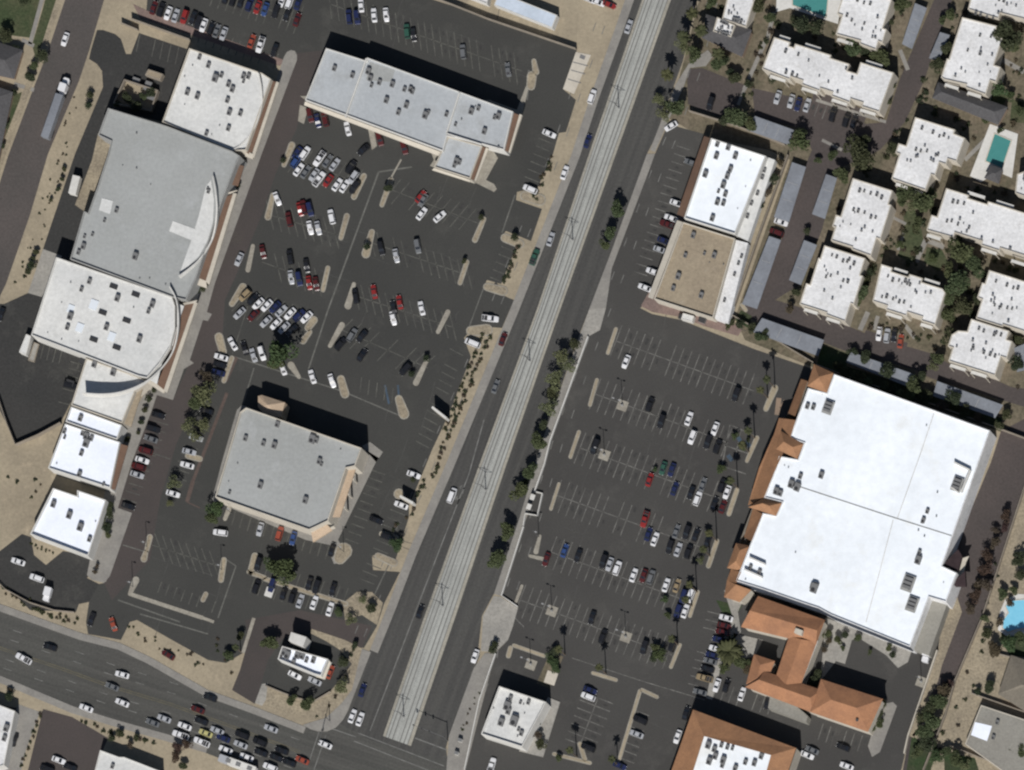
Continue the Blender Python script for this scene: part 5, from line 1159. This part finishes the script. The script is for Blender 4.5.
trees('in the central courtyard of the apartments', '905 190 10 g;922 202 13 g;930 192 8 g;912 206 8 p;918 222 6 g;902 200 7 g;884 222 4 b;884 240 4 b;958 234 8 d;960 252 14 g;975 266 11 g;958 284 14 g;946 297 10 g;966 304 10 d;948 314 9 g;859 292 10 g;866 282 7 d;870 272 5 d;856 302 6 g;984 286 6 b;975 300 6 d;950 272 8 g;932 258 5 v;900 244 5 v;1000 130 4 g;985 120 5 g;1010 96 5 v;1018 340 6 d')
trees('in the hedge above the huge white store', '938 359 7 g;932 366 6 p;913 386 10 g;922 376 6 d;889 373 9 d;954 398 8 d;999 425 6 d;865 357 7 d;853 352 5 d;954 338 9 d;1017 364 7 d;999 355 7 d;857 378 7 d;868 382 6 g;885 388 8 d;907 396 9 g;895 392 6 d;942 405 7 b;925 398 7 d;965 412 6 d;978 418 6 b;760 337 6 g;766 334 5 d;752 328 5 d;838 365 6 d;845 372 6 d;1006 414 5 d;732 322 4 d;728 326 4 g;740 326 5 d')
trees('behind the tan roofed shop', '751 214 4 b;747 226 5 b;738 250 4 d;733 266 5 d;729 280 5 d;725 294 5 d;722 306 5 d;780 162 5 b;774 178 5 d;768 192 5 b;762 205 4 d', 'y')
trees('beside the brown alley', '1006 516 6.5 m;1005 528 5 m;995 543 7 b;988 556 7 m;985 570 8 m;985 584 8 b;976 596 7 m;970 608 7 b;1019 560 7 d;1022 574 6 d;1003 594 6 g;1014 590 5 g;1010 603 5 b;995 530 5 b;978 585 6 b', 'y')
trees('between back lot and alley', '943 692 9 b;938 702 9 g;930 709 9 d;932 722 10 g;925 731 9 g;926 744 8 d;918 752 7 g;948 684 6 m;936 756 7 v;921 716 6 d', 'y')
trees('in the gardens at the lower right', '1011 642 9 v;1020 638 7 g;994 648 8 b;987 634 5 d;989 687 7 d;978 693 4 d;956 760 9 g;946 752 6 g;966 764 6 p;1022 752 6 g;996 652 7 b;985 618 5 g;1000 622 5 b;1012 752 5 d;1005 640 6 d')
trees('around the tiled restaurant', '730 655 8 g;740 662 7 g;747 670 6 b;748 664 5 g;727 645 7 g;733 640 6 d;724 668 5 v;877 715 5.5 d;883 703 5 d;880 724 5 g;872 728 5 g;838 640 5 g;846 634 4 d;843 648 3 g;829 641 4 b;858 638 4 g;870 652 3 g;889 648 4 g;893 656 4 d;824 650 4 b;803 668 5 b;814 682 7 d;818 674 6 d;828 634 5 g;752 615 3 d;760 672 4 b')
trees('near the diner', '494 645 4 d;492 650 4 d;559 758 4 g;554 664 6 v;550 658 5 v;556 670 4 v;553 651 5 d;543 712 3 d;539 722 4.5 d;537 735 5.5 b;540 744 5 d;541 706 3 d;659 655 6 v;655 648 5 g;652 658 4 d;700 742 3 d;668 615 4 g;665 600 4 v;720 470 4 g;722 468 4 v;735 436 4 v;743 448 3.5 g;748 440 3 d;655 470 3 v;728 482 3 v;700 560 4 p')
trees('along the store shopfronts', '232 186 3 d;238 184 3.5 d;202 288 3.5 d;197 290 4 d;206 284 3 d;151 384 3 d;153 391 3 d;149 399 3.5 d;145 411 3.5 d;141 422 3.5 d;139 433 2.5 d;109 507 6 d;108 514 5 d;107 528 4.5 d;108 535 4 g;89 539 4.5 g;94 545 4 d;97 566 3 b;95 572 3 b;101 520 5 d;127 439 3 d', 'y')
trees('in the lower left corner gardens', '8 698 5 d;10 690 3 b;120 733 4 d;112 737 4 d;136 738 4 d;178 747 6 m;176 757 6 m;183 766 5 d;187 744 5 m;130 745 4 b;2 720 4 b')

# palms
def palm_crown(seed, n=26, L=1.0, droop=.5, mat='leaf_palm'):
    r = random.Random(seed); mb = MB()
    for i in range(n):
        a = i * 2.399 + r.uniform(-.15, .15); el = r.uniform(-.35, .9); l = L * r.uniform(.8, 1.1); pts = []
        for k in range(5):
            t = k / 4; d = l * t; pts.append(Vector((math.cos(a)*math.cos(el*(1-t*.5))*d, math.sin(a)*math.cos(el*(1-t*.5))*d, math.sin(el)*d - droop*t*t*l)))
        s_ = Vector((-math.sin(a), math.cos(a), 0)); wd = (.03, .15, .2, .14, .02)
        for k in range(4):
            mb.poly([tuple(pts[k] - s_*wd[k]*L), tuple(pts[k+1] - s_*wd[k+1]*L), tuple(pts[k+1] + Vector((0,0,.06*L))), tuple(pts[k] + Vector((0,0,.06*L)))])
            mb.poly([tuple(pts[k] + Vector((0,0,.06*L))), tuple(pts[k+1] + Vector((0,0,.06*L))), tuple(pts[k+1] + s_*wd[k+1]*L), tuple(pts[k] + s_*wd[k]*L)])
    return mb.mesh('crown', mat)
PC = [palm_crown(i) for i in range(3)]; PBIG = palm_crown(9, 54, 1.0, .35)
mb = MB(); mb.tube((0, 0, 0), (.008, .004, .6), .021, .014, 8); mb.tube((.008, .004, .6), (0, 0, 1.0), .014, .015, 8); PT = mb.mesh('trunk', 'palmbark')
def palm(u, v, h, r, where, big=False):
    x, y = g(u, v); o = empty('palm_tree', (x, y, 0), trng.uniform(0, 6.28)); o['category'] = 'palm tree'; o['group'] = 'palm trees ' + where
    c = bpy.data.objects.new('crown', PBIG if big else trng.choice(PC)); COL.objects.link(c); c.parent = o; c.location = (0, 0, h); c.scale = (r, r, r)
    t = bpy.data.objects.new('trunk', PT); COL.objects.link(t); t.parent = o; t.scale = (11, 11, h)
    queue(o, 'broad date palm' if big else 'slender palm tree', where)
for u, v, h in ((768,398,11),(775,388,11.5),(755,438,10),(749,452,10),(738,488,10.5),(717,541,11),(710,556,9.5),(697,592,10.5),(692,606,9),(678,645,9),(565,655,8.5),(606,674,9.5),(577,757,10),(618,765,8.5)): palm(u, v, h, 1.55, 'in the right car park')
palm(241, 652, 7, 1.3, 'left of the drive through restaurant')
palm(732, 655, 5, 4.6, 'in the garden by the tiled restaurant', True)
for u, v, h in ((697,19,7),(706,36,7),(688,42,6.5),(722,58,6),(672,80,7)): palm(u, v, h, 2.4, 'in the verge right of the avenue')

# desert shrubs on the gravel verges: individuals
SH = [crown_mesh('foliage', 'leaf_dark', 90 + i, 70, .6, size=(.16, .34)) for i in range(3)]
SHB = crown_mesh('foliage', 'leaf_brown', 95, 70, .6, size=(.16, .34))
srng = random.Random(21)
def shrub(u, v, r, where):
    x, y = g(u, v)
    o = bpy.data.objects.new('desert_shrub', srng.choice(SH + [SHB, SHB])); COL.objects.link(o); o.location = (x, y, r*.35); o.scale = (r, r, r); o.rotation_euler = (0, 0, srng.uniform(0, 6))
    o['label'] = f'small dark desert shrub {where}'; o['category'] = 'shrub'; o['group'] = f'desert shrubs {where}'
def along(pts, n, jit, where, r=(.55, 1.0)):
    T, at = alongline(pts)
    for i in range(n):
        p = at(T * (i + srng.uniform(.2, .8)) / n); shrub(p[0] + srng.uniform(-jit, jit), p[1] + srng.uniform(-jit, jit), srng.uniform(*r), where)
along([(490,335),(450,432),(430,480)], 46, 2.2, 'on the gravel verge left of the avenue'); along([(484,332),(444,430)], 22, 1.5, 'on the gravel verge left of the avenue')
along([(424,478),(408,520)], 10, 2.5, 'on the gravel verge near the monument signs'); along([(520,244),(503,286)], 14, 1.8, 'on the verge beside the upper avenue bays')
along([(552,158),(534,200)], 14, 3, 'on the verge beside the upper avenue bays'); along([(0,588),(40,610),(76,622)], 30, 4, 'on the lower left boulevard verge', (.5, .9))
along([(126,628),(160,646),(205,665)], 20, 5, 'on the boulevard verge by the access road', (.4, .8)); along([(78,718),(110,732),(155,745)], 16, 2.5, 'on the lower boulevard verge')
along([(42,710),(30,745),(20,768)], 12, 1, 'in the thin bed at the lower left'); along([(75,100),(62,150),(20,290)], 36, 7, 'in the desert strip beside the side street', (.3, .6))
along([(350,650),(342,690),(320,712)], 14, 6, 'in the corner bed by the junction', (.5, .9)); along([(31,544),(52,552)], 10, 2, 'below the detached corner shop', (.4, .6))
along([(480,690),(462,735)], 8, 3, 'on the sidewalk by the junction', (.4, .7)); along([(1000,560),(965,700),(935,765)], 16, 6, 'in the strip right of the alley', (.5, 1.0))
along([(215,640),(230,672)], 6, 5, 'left of the drive through entry', (.5, .8)); along([(10,470),(30,500),(60,450)], 8, 8, 'on the bare dirt lot', (.4, .8))
along([(388,540),(398,520)], 5, 1.5, 'on the gravel verge near the monument signs')
along([(762,44),(745,100)], 10, 5, 'among the pool apartment paths', (.6, 1.1)); along([(895,74),(880,120)], 7, 3, 'beside the wide apartment block', (.6, 1))
along([(1003,60),(1020,80)], 4, 6, 'among the upper right gardens', (.6, 1.2)); along([(870,320),(925,345)], 8, 4, 'below the low apartment block', (.5, .9))

# bushes among the apartments
def inside(p, q):
    c = False; n = len(q)
    for i in range(n):
        a, b_ = q[i], q[i-1]
        if (a[1] > p[1]) != (b_[1] > p[1]) and p[0] < (b_[0]-a[0])*(p[1]-a[1])/(b_[1]-a[1]) + a[0]: c = not c
    return c
GP = [(700,0),(1024,0),(1024,392),(945,360),(930,350),(875,332),(812,308),(835,240),(842,178),(880,152),(905,120),(955,0),(934,0),(884,120),(768,66),(745,60),(700,60)]
NO = [q for _, q, *_r in APT] + [q for _, q in CP] + [[(778,-30),(846,-30),(838,24),(776,12)], [(986,120),(1020,132),(1014,180),(968,178)], [(702,14),(752,30),(742,57),(700,38)], [(938,82),(1008,107),(998,125),(932,98)]]
n_ = 0
while n_ < 150:
    p = (srng.uniform(700, 1022), srng.uniform(2, 390))
    if inside(p, GP) and not any(inside(p, [(x + dx, y + dy) for x, y in q]) for q in NO for dx in (-3, 3, 8) for dy in (-3, 3, 8)):
        x, y = g(*p); r_ = srng.uniform(.6, 1.5); o = bpy.data.objects.new('garden_bush', srng.choice(SH + [SHB])); COL.objects.link(o); o.location = (x, y, r_*.4); o.scale = (r_, r_, r_*.9); o.rotation_euler = (0, 0, srng.uniform(0, 6))
        o['label'] = 'small rounded garden bush between the white apartment blocks'; o['category'] = 'bush'; o['group'] = 'garden bushes between the apartments'; n_ += 1
flush_labels()
for o in bpy.data.objects:
    if 'label' in o and len(o['label'].split()) > 16: print('LONG', o.name, o['label'])
# ================================================================ LIGHT, SKY, CAMERA
w = bpy.data.worlds.new('World'); sc.world = w; w.use_nodes = True
nt = w.node_tree; bg = nt.nodes['Background']
sky = nt.nodes.new('ShaderNodeTexSky'); sky.sky_type = 'NISHITA'; sky.sun_disc = False
EL = math.radians(44.5); AZ = math.radians(177)      # sun in the south
sky.sun_elevation = EL; sky.sun_rotation = AZ
nt.links.new(sky.outputs[0], bg.inputs[0]); bg.inputs[1].default_value = SKYS
sd = bpy.data.lights.new('sun', 'SUN'); sd.energy = SUNS; sd.angle = math.radians(.5); sd.color = (1, .972, .935)
so = bpy.data.objects.new('sun', sd); COL.objects.link(so)
so.rotation_euler = (math.pi/2 - EL, 0, math.radians(3))
cd = bpy.data.cameras.new('camera'); co = bpy.data.objects.new('camera', cd); COL.objects.link(co)
co.location = (CX, CY, HC); co.rotation_euler = (0, 0, 0)
W0 = 1024 / S
cd.sensor_width = 36; cd.sensor_fit = 'HORIZONTAL'; cd.lens = 36 * HC / W0
cd.shift_x = -CX / W0; cd.shift_y = -CY / W0
cd.clip_start = 100; cd.clip_end = 40000
sc.camera = co
sc.render.resolution_x = 1024; sc.render.resolution_y = 770
sc.view_settings.view_transform = 'Standard'; sc.view_settings.look = 'None'; sc.view_settings.exposure = 0
sc.cycles.filter_width = 2.3
